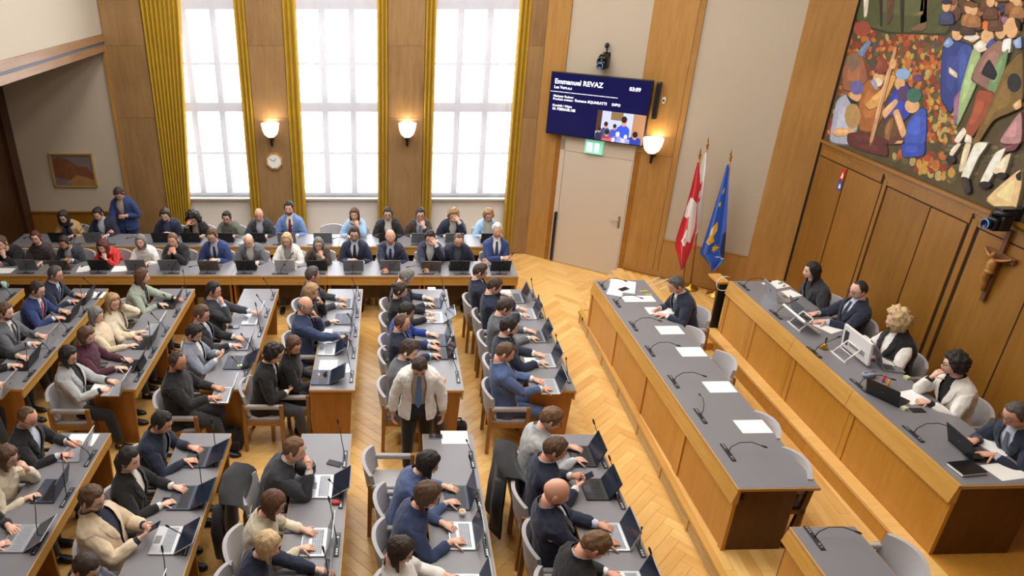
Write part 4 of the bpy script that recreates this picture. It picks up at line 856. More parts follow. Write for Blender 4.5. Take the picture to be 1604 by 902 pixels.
# ================================================================== PEOPLE
TAB = [(-.10, .180, .140), (0, .178, .135), (.1, .165, .122), (.2, .155, .116), (.3, .174, .124), (.36, .186, .128), (.42, .196, .122), (.47, .192, .110), (.515, .150, .094), (.55, .096, .078), (.585, .068, .066), (.62, .058, .060)]
def tab(s):
    if s <= TAB[0][0]: return TAB[0][1:]
    for (s0, a0, b0), (s1, a1, b1) in zip(TAB, TAB[1:]):
        if s <= s1: w = (s-s0)/(s1-s0); return a0+(a1-a0)*w, b0+(b1-b0)*w
    return TAB[-1][1:]
NS = 20
class Fig:
    def __init__(s, S=.95, fem=False, lean=15, hy=0, hp=20, hr=0, stand=False, girth=1.0, dz=.775, arms='tt', twist=0, legs=None):
        s.nar = 0; s.S, s.fem, s.lean, s.stand, s.g, s.dz, s.arms = S, fem, R(lean), stand, girth, dz, arms
        s.hipz = (.93*S if stand else .47+.075*S); s.hy, s.hp, s.hr = R(hy), R(hp), R(hr); s.legs = legs
        # neck and head frame
        b, a = s.sp(.60); s.neck = b
        na = s.lean*.9+R(10); s.nt = b+Vector((0, math.sin(na), math.cos(na)))*.034*S
        s.HM = Matrix.Rotation(-s.hy, 4, 'Z') @ Matrix.Rotation(-s.hp, 4, 'X') @ Matrix.Rotation(s.hr, 4, 'Y')
        s.hc = s.nt+(s.HM.to_3x3() @ Vector((0, .022, .098)))*S*1.0
        s.HS = S*(.97 if fem else 1.0)*1.04
    def ang(s, t): return s.lean*(.4+1.0*max(0, min(1, t/.55)))
    def sp(s, t):
        p = Vector((0, 0, s.hipz)); n = max(1, int(abs(t)/.03)); h = t/n
        for i in range(n):
            a = s.ang(h*(i+.5)); p += Vector((0, math.sin(a), math.cos(a)))*h*s.S
        return p, s.ang(t)
    def ring(s, t, off, gap=0, flare=0, pad=0):
        c, a = s.sp(t); ra, rb = tab(t); g = s.g if t < .4 else 1+(s.g-1)*max(0, (.5-t)/.1)
        if s.fem: ra *= .93 if t > .12 else 1.0; rb *= 1.06 if .24 < t < .4 else .95
        ra = (ra*g)*s.S+off+flare; rb = (rb*(1+(g-1)*1.5))*s.S+off+flare*.6
        if s.nar and t < .53: ra -= s.nar
        ra += pad*{.42: .006, .47: .014, .515: .030, .55: .012}.get(t, 0)
        F = Vector((0, math.cos(a), -math.sin(a))); out = []
        for j in range(NS+1):
            th = 2*PI*j/NS
            if gap:
                lim = R(62); tt = th if th <= PI else 2*PI-th
                if tt < lim: tt = gap+(lim-gap)*tt/lim if gap < lim else tt+gap*(1-tt/lim)
                th = tt if j <= NS//2 else 2*PI-tt
            cx, cy = math.sin(th), math.cos(th); e = 2/2.35
            x = math.copysign(abs(cx)**e, cx); y = math.copysign(abs(cy)**e, cy)
            out.append(c+Vector((x*ra, 0, 0))+F*(y*rb))
        return out
    def headpt(s, th, ph, t=0, face=True):
        cx, cy, cz = math.cos(ph)*math.sin(th), math.cos(ph)*math.cos(th), math.sin(ph)
        x, y, z = .077*cx, (.094 if cy > 0 else .104)*cy, .122*cz
        if z < 0:
            k = -z/.122; x *= 1-.24*k**1.5
            if y > 0: y += .010*k
            else: y *= 1-.38*k
        if face and cy > 0:
            tt = abs(math.degrees(th if th <= PI else 2*PI-th))
            if tt < 12 and -.05 < z < .02: y += .022*max(0, 1-abs(z+.026)/.04)
            if 12 < tt < 42 and abs(z-.012) < .018: y -= .007
        v = Vector((x, y, z))
        if t: v += Vector((cx*.9, cy, cz)).normalized()*t
        return s.hc+(s.HM.to_3x3() @ v)*s.HS
    def shoulder(s, sd):
        c, a = s.sp(.455); w = (.150 if s.fem else .162)*s.S
        return c+Vector((sd*w, 0, 0))
    def hand_target(s, code, sd):
        z = s.dz; H = s.hc; V = Vector
        if code == 't': return V((sd*.105, .40, z+.05)), V((-sd*.25, .95, -.12)), V((0, 0, -1)), .35
        if code == 'r': return V((sd*.12, .35, z+.035)), V((-sd*.55, .8, -.02)), V((0, 0, -1)), .4
        if code == 'w': return V((sd*.08, .38, z+.04)), V((-sd*.35, .9, -.1)), V((-sd*.5, 0, -.8)), .8
        if code == 'k': return V((sd*.06, .34, z+.07)), V((-sd*.75, .55, .15)), V((-sd*.6, -.3, -.5)), .7
        if code == 'm': return H+V((sd*.045, .135, -.19))*s.S, V((-sd*.4, -.25, .9)), V((-sd*.5, -.8, 0)), .8
        if code == 'c': return H+V((sd*.06, .125, -.19))*s.S, V((-sd*.25, -.3, 1)), V((-sd*.2, -1, -.2)), .8
        if code == 'f': return H+V((sd*.09, .15, -.07))*s.S, V((-sd*.5, -.35, .75)), V((-sd*.2, -1, 0)), .5
        if code == 'e': return H+V((sd*.13, .05, -.12))*s.S, V((-sd*.2, -.1, 1)), V((-sd, 0, 0)), .5
        if code == 'p': return V((sd*.075, .31, z+.10)), V((-sd*.5, .75, .35)), V((-sd*.6, -.2, .6)), .7
        if code == 'q': return V((sd*.06, .30, z-.05)), V((-sd*.5, .75, .35)), V((-sd*.6, -.2, .6)), .7
        if code == 'x': return V((-sd*.09, .27+.02*sd, z+.06+.03*sd)), V((-sd, .12, .05)), V((0, -.8, -.5)), .3
        if code == 'o': return V((sd*.08, .60, z+.045)), V((-sd*.1, .98, -.12)), V((0, 0, -1)), .3
        if code == 'l': return V((sd*.11, .27, .60)), V((-sd*.5, .8, -.1)), V((0, 0, -1)), .4
        if code == 'h': return V((sd*.29*s.S, .06, s.hipz-.06)), V((-sd*.06, .15, -1)), V((-sd, 0, 0)), .45
        if code == 'b': return V((sd*.06, .20, s.hipz+.20)), V((-sd*.9, .3, -.1)), V((0, -1, 0)), .5
        if code == 'd': return V((sd*.17, .36, z+.03)), V((-sd*.1, .8, -.5)), V((0, 0, -1)), .2
        return s.hand_target('r', sd)
    def arm(s, sd):
        A = s.shoulder(sd); W, d, n, cu = s.hand_target(s.arms[0 if sd > 0 else 1], sd)
        l1, l2 = .285*s.S, .25*s.S
        v = W-A; D = v.length; mx = (l1+l2)*.985
        if D > mx: W = A+v*(mx/D); D = mx
        if D < .16: D = .16; W = A+v.normalized()*D
        u = (W-A).normalized(); x = (l1*l1-l2*l2+D*D)/(2*D); h = math.sqrt(max(0, l1*l1-x*x))
        pole = Vector((sd*.75, -.35, -.9))
        if s.arms[0 if sd > 0 else 1] in 'cmfe': pole = Vector((sd*.45, .25, -1))
        if s.arms[0 if sd > 0 else 1] == 'x': pole = Vector((sd*1, .1, -.7))
        pp = (pole-u*pole.dot(u)).normalized(); E = A+u*x+pp*h
        return A, E, W, d.normalized(), n, cu
    def legpath(s, sd):
        S = s.S
        if s.stand:
            H = Vector((sd*.09*S, 0, s.hipz-.05)); K = Vector((sd*.11*S, .03+.05*sd, .49*S)); An = Vector((sd*.115*S, -.02+.07*sd, .09*S)); return H, K, An
        H = Vector((sd*.09*S, .02, s.hipz-.01)); K = Vector((sd*.12*S, .44*S, .505*S)); An = Vector((sd*.11*S, (.50 if sd > 0 else .40)*S, .085)); 
        if s.legs == 'fwd': K = Vector((sd*.12*S, .46*S, .50*S)); An = Vector((sd*.13*S, (.80 if sd > 0 else .68)*S, .09))
        return H, K, An
    def surf(s, off=0, s0=-.03, s1=.585, gap=None, arms=True, wrist=1.0, hands=False, legs=False, head=False, flare=0, arm_off=None, leg_end=1.0, wob=0, lapel=False, torso=True, pad=0):
        S = s.S; mb = MB(); V = mb.v; F = mb.f; ao = off if arm_off is None else arm_off
        base = [x for x in (-.09, -.03, .05, .13, .21, .29, .36, .42,   .47, .515, .55, .585, .612) if s0-1e-6 <= x <= s1+1e-6]
        ri = {}; rings = []
        def addring(pts): o = len(V); V.extend(pts); return list(range(o, o+len(pts)))
        closed = gap is None
        for t in base:
            fl = flare*max(0, (.12-t)/.2)
            pts = s.ring(t, off, gap(t) if gap else 0, fl, pad)
            idx = addring(pts[:NS] if closed else pts)
            if closed: idx = idx+[idx[0]]
            ri[t] = len(rings); rings.append(idx)
        segs = range(NS); has = arms and .36 in ri and .47 in ri
        for k in range(len(rings)-1):
            for j in segs:
                if has and base[k] in (.36, .42) and (3 <= j <= 6 or 13 <= j <= 16): continue
                F.append((rings[k][j], rings[k][j+1], rings[k+1][j+1], rings[k+1][j]))
        if has:
            r5, r6, r7 = rings[ri[.36]], rings[ri[.42]], rings[ri[.47]]
            for sd, j0 in ((1, 3), (-1, 13)):
                loop = [r5[j] for j in range(j0, j0+5)]+[r6[j0+4]]+[r7[j] for j in range(j0+4, j0-1, -1)]+[r6[j0]]
                A, E, W, hd, hn, cu = s.arm(sd)
                _, al = s.sp(.42); Fv = Vector((0, math.cos(al), -math.sin(al))); U = Vector((0, math.sin(al), math.cos(al)))
                pc = sum((V[i] for i in loop), Vector())/12
                be = [math.atan2((V[i]-pc).dot(U)/.06, (V[i]-pc).dot(Fv)/.09) for i in loop]
                d1, d2 = (E-A).normalized(), (W-E).normalized(); bd = (d1+d2).normalized()
                q = [(A+d1*.03*S, (Vector((sd, 0, 0))+d1).normalized(), .062), (A+d1*.10*S, d1, .060), (A.lerp(E, .62), d1, .052), (A.lerp(E, .88), (d1*.7+bd*.3).normalized(), .044), (E, bd, .043), (E.lerp(W, .14), (d2*.7+bd*.3).normalized(), .042), (E.lerp(W, .5), d2, .036)]
                q.append((E.lerp(W, wrist if not hands else .98), d2, .0275))
                prev = loop; ax = Vector((sd, 0, 0)); f1, f2 = Fv.copy(), U.copy()
                for ci, (c, dd, r) in enumerate(q):
                    rot = ax.rotation_difference(dd); f1 = rot @ f1; f2 = rot @ f2; ax = dd
                    rr = r*S*(.9 if s.fem else 1)+ao+(.004 if ci == len(q)-1 and ao > .008 else 0)
                    rr *= (1+(s.g-1)*.4)*(.82 if hands and ci < 6 else 1)
                    pts = []
                    for m_, b_ in enumerate(be):
                        w_ = 1+wob*noise.noise(Vector((c.x*9+m_, c.y*14, c.z*14)))
                        pts.append(c+(f1*math.cos(b_)+f2*math.sin(b_))*rr*w_)
                    idx = addring(pts)
                    for m_ in range(12): F.append((prev[m_], prev[(m_+1) % 12], idx[(m_+1) % 12], idx[m_]))
                    prev = idx
                if hands: s.hand(mb, prev, be, f1, f2, W, hd, hn, cu, sd)
                else: F.append(tuple(prev))
        if legs:
            r0 = rings[0]; c = addring([sum((V[i] for i in r0[:NS]), Vector())/NS])[0]
            for sd in (1, -1):
                loop = ([r0[j] for j in range(0, 11)] if sd > 0 else [r0[j] for j in range(10, 21)])+[c]
                H, K, An = s.legpath(sd); pc = sum((V[i] for i in loop), Vector())/12
                be = [math.atan2((V[i]-pc).y, (V[i]-pc).x) for i in loop]
                d1, d2 = (K-H).normalized(), (An-K).normalized(); bd = (d1+d2).normalized(); g = s.g
                q = [(H+d1*.07*S, (Vector((0, 0, -1))+d1*1.6).normalized(), .092*g), (H.lerp(K, .5), d1, .080*g), (H.lerp(K, .86), (d1*.75+bd*.25).normalized(), .066), (K, bd, .063), (K.lerp(An, .12), (d2*.75+bd*.25).normalized(), .060), (K.lerp(An, .4), d2, .056), (K.lerp(An, .75), d2, .046), (K.lerp(An, leg_end), d2, .040)]
                prev = loop; ax = Vector((0, 0, -1)); f1, f2 = Vector((1, 0, 0)), Vector((0, 1, 0))
                for cc, dd, r in q:
                    rot = ax.rotation_difference(dd); f1 = rot @ f1; f2 = rot @ f2; ax = dd
                    idx = addring([cc+(f1*math.cos(b_)+f2*math.sin(b_))*(r*S+off) for b_ in be])
                    for m_ in range(12): F.append((prev[m_], prev[(m_+1) % 12], idx[(m_+1) % 12], idx[m_]))
                    prev = idx
                if head:     # bare foot, inside the shoe
                    for dy, dz_, r in ((.03, -.045, .034), (.10, -.055, .03), (.15, -.06, .02)):
                        idx = addring([An+Vector((0, dy, dz_))+Vector((math.cos(b_)*r, 0, math.sin(b_)*r*.6)) for b_ in be])
                        for m_ in range(12): F.append((prev[m_], prev[(m_+1) % 12], idx[(m_+1) % 12], idx[m_]))
                        prev = idx
                F.append(tuple(prev))
        mb.m = [0]*len(F)
        if head:
            prev = rings[-1][:NS]
            for zz, r in ((-.02, .056), (.03, .054)):
                c = s.nt+(s.nt-s.neck).normalized()*zz
                idx = addring([c+Vector((math.sin(2*PI*j/NS)*r, math.cos(2*PI*j/NS)*r, 0))*S for j in range(NS)])
                for j in range(NS): F.append((prev[j], prev[(j+1) % NS], idx[(j+1) % NS], idx[j]))
                prev = idx
            for la in (-47, -36, -26, -17, -8, 0, 8, 17, 28, 40, 54, 70):
                idx = addring([s.headpt(2*PI*j/NS, R(la)) for j in range(NS)])
                for j in range(NS): F.append((prev[j], prev[(j+1) % NS], idx[(j+1) % NS], idx[j]))
                prev = idx
            tp_ = addring([s.headpt(0, R(90))])[0]
            for j in range(NS): F.append((prev[j], prev[(j+1) % NS], tp_))
            mb.m = [0]*len(F)
            H3 = s.HM.to_3x3()
            def loc(v): return s.hc+(H3 @ Vector(v))*s.HS
            M4 = s.HM
            for sd in (-1, 1):
                mb.ell(loc((sd*.078, -.008, -.008)), (.009*S, .018*S, .032*S), 8, 6, 0, M4)
                mb.ell(loc((sd*.031, .083, .012)), (.0135*S, .008*S, .0065*S), 8, 4, 1, M4); mb.ell(loc((sd*.031, .0895, .012)), (.006*S, .004*S, .006*S), 6, 4, 2, M4)
                mb.ell(loc((sd*.032, .091, .032)), (.019*S, .005*S, .0042*S), 8, 4, 2, M4)
            mb.ell(loc((0, .097, -.058)), (.023*S, .006*S, .0062*S), 8, 4, 3, M4)
        if lapel and gap:
            for sgn in (1, -1):
                rows = []
                for t in (.22, .29, .36, .42, .47, .515, .55):
                    if t < lapel: continue
                    ga = gap(t); wd_ = R(4+16*min(1, (t-lapel)/.12)) if t < .48 else R(26)
                    c, a = s.sp(t); ra, rb = tab(t); Fv = Vector((0, math.cos(a), -math.sin(a)))
                    if s.fem: ra *= .93; rb *= 1.06 if .24 < t < .4 else .95
                    g = s.g if t < .4 else 1+(s.g-1)*max(0, (.5-t)/.1)
                    row = []
                    for k_, thk in ((ga-R(1), .006), (ga+wd_*.5, .013), (ga+wd_, .008)):
                        cx, cy = math.sin(sgn*thk*0+sgn*k_), math.cos(k_); e = 2/2.35
                        x = math.copysign(abs(cx)**e, cx)*(ra*g*S+off+thk); y = math.copysign(abs(cy)**e, cy)*(rb*(1+(g-1)*1.5)*S+off+thk); row.append(c+Vector((x, 0, 0))+Fv*y)
                    rows.append(row)
                o = len(mb.v); mb.v.extend([p for r in rows for p in r])
                for k in range(len(rows)-1):
                    for j in range(2): mb.f.append((o+k*3+j, o+k*3+j+1, o+k*3+j+4, o+k*3+j+3)); mb.m.append(0)
        return mb
    def hand(s, mb, prev, be, f1, f2, W, d, n, cu, sd):
        S = s.S*(.92 if s.fem else 1.0); V, F = mb.v, mb.f
        n = (n-d*n.dot(d)).normalized(); l = d.cross(n).normalized()
        phi = math.atan2(f1.dot(n), f1.dot(l)); sg = 1 if f1.cross(f2).dot(l.cross(n)) > 0 else -1
        for t, hw, ht in ((.02, .030, .020), (.045, .040, .017), (.075, .042, .014), (.088, .036, .009)):
            c = W+d*t*S; o = len(V)
            V.extend([c+l*(hw*S*math.cos(phi+sg*b))+n*(ht*S*math.sin(phi+sg*b)) for b in be]); idx = list(range(o, o+12))
            for m in range(12): F.append((prev[m], prev[(m+1) % 12], idx[(m+1) % 12], idx[m]))
            prev = idx
        F.append(tuple(prev)); mb.m = [0]*len(F)
        def finger(p, d0, lens, r, curl):
            pts = [p]; dd = d0.normalized(); ax = dd.cross(n).normalized()
            for k, L in enumerate(lens):
                dd = Matrix.Rotation(curl*(.6 if k == 0 else .9), 3, ax) @ dd; pts.append(pts[-1]+dd*L*S)
            mb.tube(pts, [r*S, r*S, r*.92*S, r*.7*S][:len(pts)], 6, 0)
        for k, (x, L) in enumerate(((-.030, .88), (-.0105, 1.0), (.0105, .94), (.030, .76))):
            x = x if sd > 0 else -x
            finger(W+d*.078*S+l*x*S, d+l*x*2.2, [.040*L, .030*L, .024*L], .0088, cu*(1+.08*k))
        ts = -1 if sd > 0 else 1
        finger(W+d*.025*S+l*(ts*.030)*S, d*.75+l*(ts*.8)+n*.25, [.036, .032, .026], .0098, cu*.35)

SKIN = [mat('skin_fair', (234, 186, 162), .5), mat('skin_rosy', (226, 168, 142), .5), mat('skin_olive', (202, 148, 116), .5)]
M_EYE = mat('eye_white', (225, 222, 216), .3); LIPS = mat('lips', (176, 96, 88), .45)
HAIRC = {'k': (36, 30, 28), 'd': (60, 44, 36), 'b': (94, 68, 48), 'l': (116, 84, 56), 'y': (216, 184, 138), 's': (172, 138, 98), 'g': (128, 126, 124), 'w': (214, 212, 208), 'm': (84, 78, 74), 'r': (86, 38, 28), 'u': (98, 64, 44)}
def hairmat(c):
    n = 'hair_'+c
    if n in _M: return _M[n]
    m, nt, b = newmat(n); N, L = nt.nodes, nt.links; k = lin(HAIRC[c])
    tc = N.new('ShaderNodeTexCoord'); mp = N.new('ShaderNodeMapping'); mp.inputs['Scale'].default_value = (90, 90, 12)
    t = N.new('ShaderNodeTexNoise'); t.inputs['Scale'].default_value = 1.6; t.inputs['Detail'].default_value = 5; t.inputs['Distortion'].default_value = 1.2
    L.new(tc.outputs['Object'], mp.inputs[0]); L.new(mp.outputs[0], t.inputs[0])
    x = N.new('ShaderNodeMix'); x.data_type = 'RGBA'; x.inputs[6].default_value = (*[q*.5 for q in k], 1); x.inputs[7].default_value = (*[min(1, q*1.5+.008) for q in k], 1)
    L.new(t.outputs['Fac'], x.inputs[0]); L.new(x.outputs[2], b.inputs['Base Color']); b.inputs['Roughness'].default_value = .5
    bp = N.new('ShaderNodeBump'); bp.inputs['Strength'].default_value = .8; bp.inputs['Distance'].default_value = .008; L.new(t.outputs['Fac'], bp.inputs['Height']); L.new(bp.outputs[0], b.inputs['Normal'])
    _M[n] = m; return m
CLO = {'navy': (32, 38, 60), 'black': (26, 26, 29), 'charcoal': (52, 54, 60), 'grey': (98, 100, 106), 'ltgrey': (178, 180, 180), 'blue': (42, 60, 110), 'royal': (36, 62, 150), 'sky': (104, 132, 180), 'steel': (80, 98, 140), 'white': (238, 234, 228), 'cream': (224, 212, 188), 'tan': (192, 158, 112), 'beige': (222, 202, 172), 'sage': (158, 168, 152), 'purple': (76, 30, 50), 'brown': (66, 50, 44), 'red': (178, 34, 44), 'ltblue': (160, 196, 226), 'shirt': (206, 214, 232), 'dusk': (48, 62, 96), 'olive': (108, 112, 102), 'wine': (120, 26, 40), 'slate': (92, 96, 112), 'taupe': (196, 180, 160), 'check': (140, 146, 160), 'silver': (150, 168, 196), 'floral': (60, 50, 52), 'bluetie': (96, 132, 176)}
def cloth(c):
    if c == 'shawl':
        if 'cloth_shawl' in _M: return _M['cloth_shawl']
        m, nt, b = newmat('cloth_shawl'); N, L = nt.nodes, nt.links
        tc = N.new('ShaderNodeTexCoord'); w = N.new('ShaderNodeTexWave'); w.inputs['Scale'].default_value = 6; w.inputs['Distortion'].default_value = 1.5
        r = N.new('ShaderNodeValToRGB'); e = r.color_ramp.elements; e[0].color = (*lin((196, 28, 40)), 1); e[1].color = (*lin((212, 60, 44)), 1)
        for p, k in ((.45, (200, 30, 44)), (.55, (226, 140, 50)), (.68, (96, 40, 110)), (.78, (206, 36, 44))): q = e.new(p); q.color = (*lin(k), 1)
        L.new(tc.outputs['Object'], w.inputs[0]); L.new(w.outputs['Fac'], r.inputs[0]); L.new(r.outputs[0], b.inputs['Base Color']); b.inputs['Roughness'].default_value = .85
        _M['cloth_shawl'] = m; return m
    big = {'floral': .9, 'check': .25}
    return mat('cloth_'+c, CLO[c], .85, var=big.get(c, .12), vscale=40 if c in big else 14, bump=.35, bscale=18, sheen=.15)
def fix(o):
    bm = bmesh.new(); bm.from_mesh(o.data); bmesh.ops.recalc_face_normals(bm, faces=bm.faces); bm.to_mesh(o.data); bm.free(); return o

FT = bpy.data.textures.new('cloth_folds', 'CLOUDS'); FT.noise_scale = .055; FT.noise_depth = 2
def folds(o, k=.022):
    m = o.modifiers.new('subdivide', 'SUBSURF'); m.levels = 2; m.render_levels = 2
    d = o.modifiers.new('folds', 'DISPLACE'); d.texture = FT; d.strength = k; d.mid_level = .5; d.texture_coords = 'GLOBAL'
    return o
def hair(f, style, col, root):
    m = hairmat(col); mb = MB(); NJ, NI = 72, 22
    th_ = {'short': .016, 'crew': .008, 'bald': .0045, 'balding': .010, 'long': .017, 'bob': .022, 'curly': .034, 'bigcurly': .072, 'bun': .014, 'pony': .014, 'quiff': .022, 'mullet': .022, 'wavy': .03, 'curlylong': .046}[style]
    na = {'bald': .0015, 'balding': .0025, 'curlylong': .03, 'curly': .024, 'bigcurly': .03, 'wavy': .012, 'quiff': .008}.get(style, .009); nf = {'curlylong': 36, 'curly': 42, 'bigcurly': 30, 'wavy': 26}.get(style, 34)
    sv = len(root.name)+hash(root['label']) % 1 if False else sum(ord(c) for c in root['label']) % 97
    def hl(td):     # hairline height by angle from the front
        if style == 'bald':
            return .2 if td < 62 else (.2-.225*(td-62)/20 if td < 82 else -.025-.05*min(1, (td-82)/50))
        if style == 'balding':
            return .098 if td < 66 else (.098-.12*(td-66)/20 if td < 86 else -.022-.06*max(0, min(1, (td-112)/40)))
        else: fr = .074
        if style in ('short', 'crew', 'quiff', 'balding'):
            if td < 48: return fr
            if td < 75: return fr-(fr+.028)*(td-48)/27
            if td < 112: return -.028+.045*(1 if 88 < td < 105 else 0)
            return -.028-.055*min(1, (td-112)/40)
        if td < 40: return fr-.004
        if td < 80: return fr-(fr+.05)*(td-40)/40
        return -.05-.045*min(1, (td-80)/50)
    for i in range(NI+1):
        ph = R(-52+142*i/NI)
        for j in range(NJ):
            th = 2*PI*j/NJ; td = math.degrees(min(th, 2*PI-th)); z = .122*math.sin(ph)
            p0 = f.headpt(th, ph, 0, False)
            k = (z-hl(td))/.014; k = max(0, min(1, k))
            if style == 'bald': k *= max(0, min(1, (.06-z)/.03))
            t = th_*(.75+.25*max(0, z/.122)) if style not in ('bigcurly',) else th_*(1 if z > -.06 else .9)
            if style == 'balding' and z > .07 and td < 140: t = .003
            if style == 'quiff' and td < 60 and z > .06: t += .014
            nz = noise.noise(p0*nf+Vector((sv, 0, 0)))*na+noise.noise(p0*nf*2.3)*na*.5
            if style not in ('bald', 'crew', 'balding', 'curly', 'bigcurly', 'curlylong'): nz += .0028*math.sin(td*.36+5*noise.noise(p0*18+Vector((sv, 1, 0))))*math.cos(ph)
            mb.v.append(f.headpt(th, ph, -.006+k*(t+.006+nz), False))
    for i in range(NI):
        for j in range(NJ): mb.f.append((i*NJ+j, i*NJ+(j+1) % NJ, (i+1)*NJ+(j+1) % NJ, (i+1)*NJ+j))
    mb.m = [0]*len(mb.f)
    drop = {'long': .25, 'bob': .11, 'wavy': .16, 'bigcurly': .06, 'mullet': .14, 'curlylong': .12}.get(style)
    if drop:
        a0 = {'mullet': 105, 'bob': 70, 'long': 90, 'wavy': 72, 'bigcurly': 80, 'curlylong': 62}[style]
        NU, NV = 26, 9; H3 = f.HM.to_3x3()
        def cur(u, v, inner):
            th = R(a0+(360-2*a0)*u); tp = f.headpt(th, R(12), th_*.9, False); 
            ln = drop*(.9+.1*noise.noise(Vector((u*9, sv, 0))))
            o = tp-f.hc; o.z = 0; o.normalize()
            p = tp+Vector((0, 0, -1))*(v*(ln+.05)*f.S)+o*(.012*math.sin(v*2.2)-.020*v*v-.018*inner*1.0+.006*math.sin(u*40+sv)+na*noise.noise(Vector((u*16, v*9, sv))))*1.0
            if v > .5: p += o*(-.01*v)
            back = max(0, -o.y)
            return p
        mb.grid(lambda u, v: cur(u, v, 0), NU, NV); mb.grid(lambda u, v: cur(1-u, v, 1), NU, NV)
        mb.grid(lambda u, v: cur(u, 1, 0).lerp(cur(u, 1, 1), v), NU, 1)
        for u_ in (0, 1): mb.grid(lambda u, v: cur(u_, v, 0).lerp(cur(u_, v, 1), u if u_ == 0 else 1-u), 1, NV)
    H3 = f.HM.to_3x3(); loc = lambda v: f.hc+(H3 @ Vector(v))*f.HS
    if style == 'bun': mb.ell(loc((0, -.118, .035)), (.038, .034, .036), 12, 8)
    if style == 'pony':
        a = loc((0, -.105, .0)); mb.tube([a, a+Vector((.02, -.02, -.06)), a+Vector((.05, .0, -.16)), a+Vector((.07, .06, -.26)), a+Vector((.07, .09, -.34))], [.03, .038, .036, .03, .012], 10)
    return fix(mb.build('hair', m, root, True))
def beard(f, col, root):
    mb = MB(); NJ, NI = 24, 9
    for i in range(NI+1):
        ph = R(-54+50*i/NI)
        for j in range(NJ+1):
            th = R(-80+160*j/NJ); td = abs(math.degrees(th)); z = .122*math.sin(ph)
            top = -.054 if td < 22 else (-.058 if td < 45 else -.045)
            k = max(0, min(1, (top-z)/.01))
            if td < 14 and abs(z+.060) < .010: k = 0
            if td > 70: k *= max(0, (80-td)/10)
            mb.v.append(f.headpt(th % (2*PI), ph, -.006+k*.0115, False))
    for i in range(NI):
        for j in range(NJ): mb.f.append((i*(NJ+1)+j, i*(NJ+1)+j+1, (i+1)*(NJ+1)+j+1, (i+1)*(NJ+1)+j))
    mb.m = [0]*len(mb.f); return mb.build('beard', hairmat(col), root, True)
def glasses(f, root):
    mb = MB(); H3 = f.HM.to_3x3(); loc = lambda v: f.hc+(H3 @ Vector(v))*f.HS
    for sd in (-1, 1):
        mb.tube([loc((sd*.033+.024*math.cos(a), .104-.006*abs(math.cos(a)), .010+.018*math.sin(a))) for a in [2*PI*i/12 for i in range(13)]], .0022, 5)
        mb.tube([loc((sd*.057, .098, .016)), loc((sd*.078, .05, .016)), loc((sd*.082, -.02, .008))], .0022, 5)
    mb.tube([loc((-.010, .103, .014)), loc((.010, .103, .014))], .0022, 5)
    return mb.build('glasses', M_BLACK, root, True)
def shoe(f, sd, col, root):
    H, K, An = f.legpath(sd); mb = MB(); z0 = 0
    st = [(-.055, .030, .075), (-.03, .036, .085), (.03, .038, .08), (.09, .043, .055), (.14, .042, .045), (.175, .028, .035), (.19, .01, .02)]
    vs = []
    for y, w, h in st:
        for a in [2*PI*i/12 for i in range(12)]: vs.append(An+Vector((w*math.cos(a), y, 0))+Vector((0, 0, -An.z+.004+h/2+h/2*math.sin(a)*(1 if math.sin(a) > 0 else 1))))
    n = 12; mb.add(vs, [(i*n+j, i*n+(j+1) % n, (i+1)*n+(j+1) % n, (i+1)*n+j) for i in range(len(st)-1) for j in range(n)]+[tuple(range(n)), tuple((len(st)-1)*n+j for j in range(n))])
    return mb.build('shoe', cloth(col) if col != 'black' else M_BLACK, root, True)

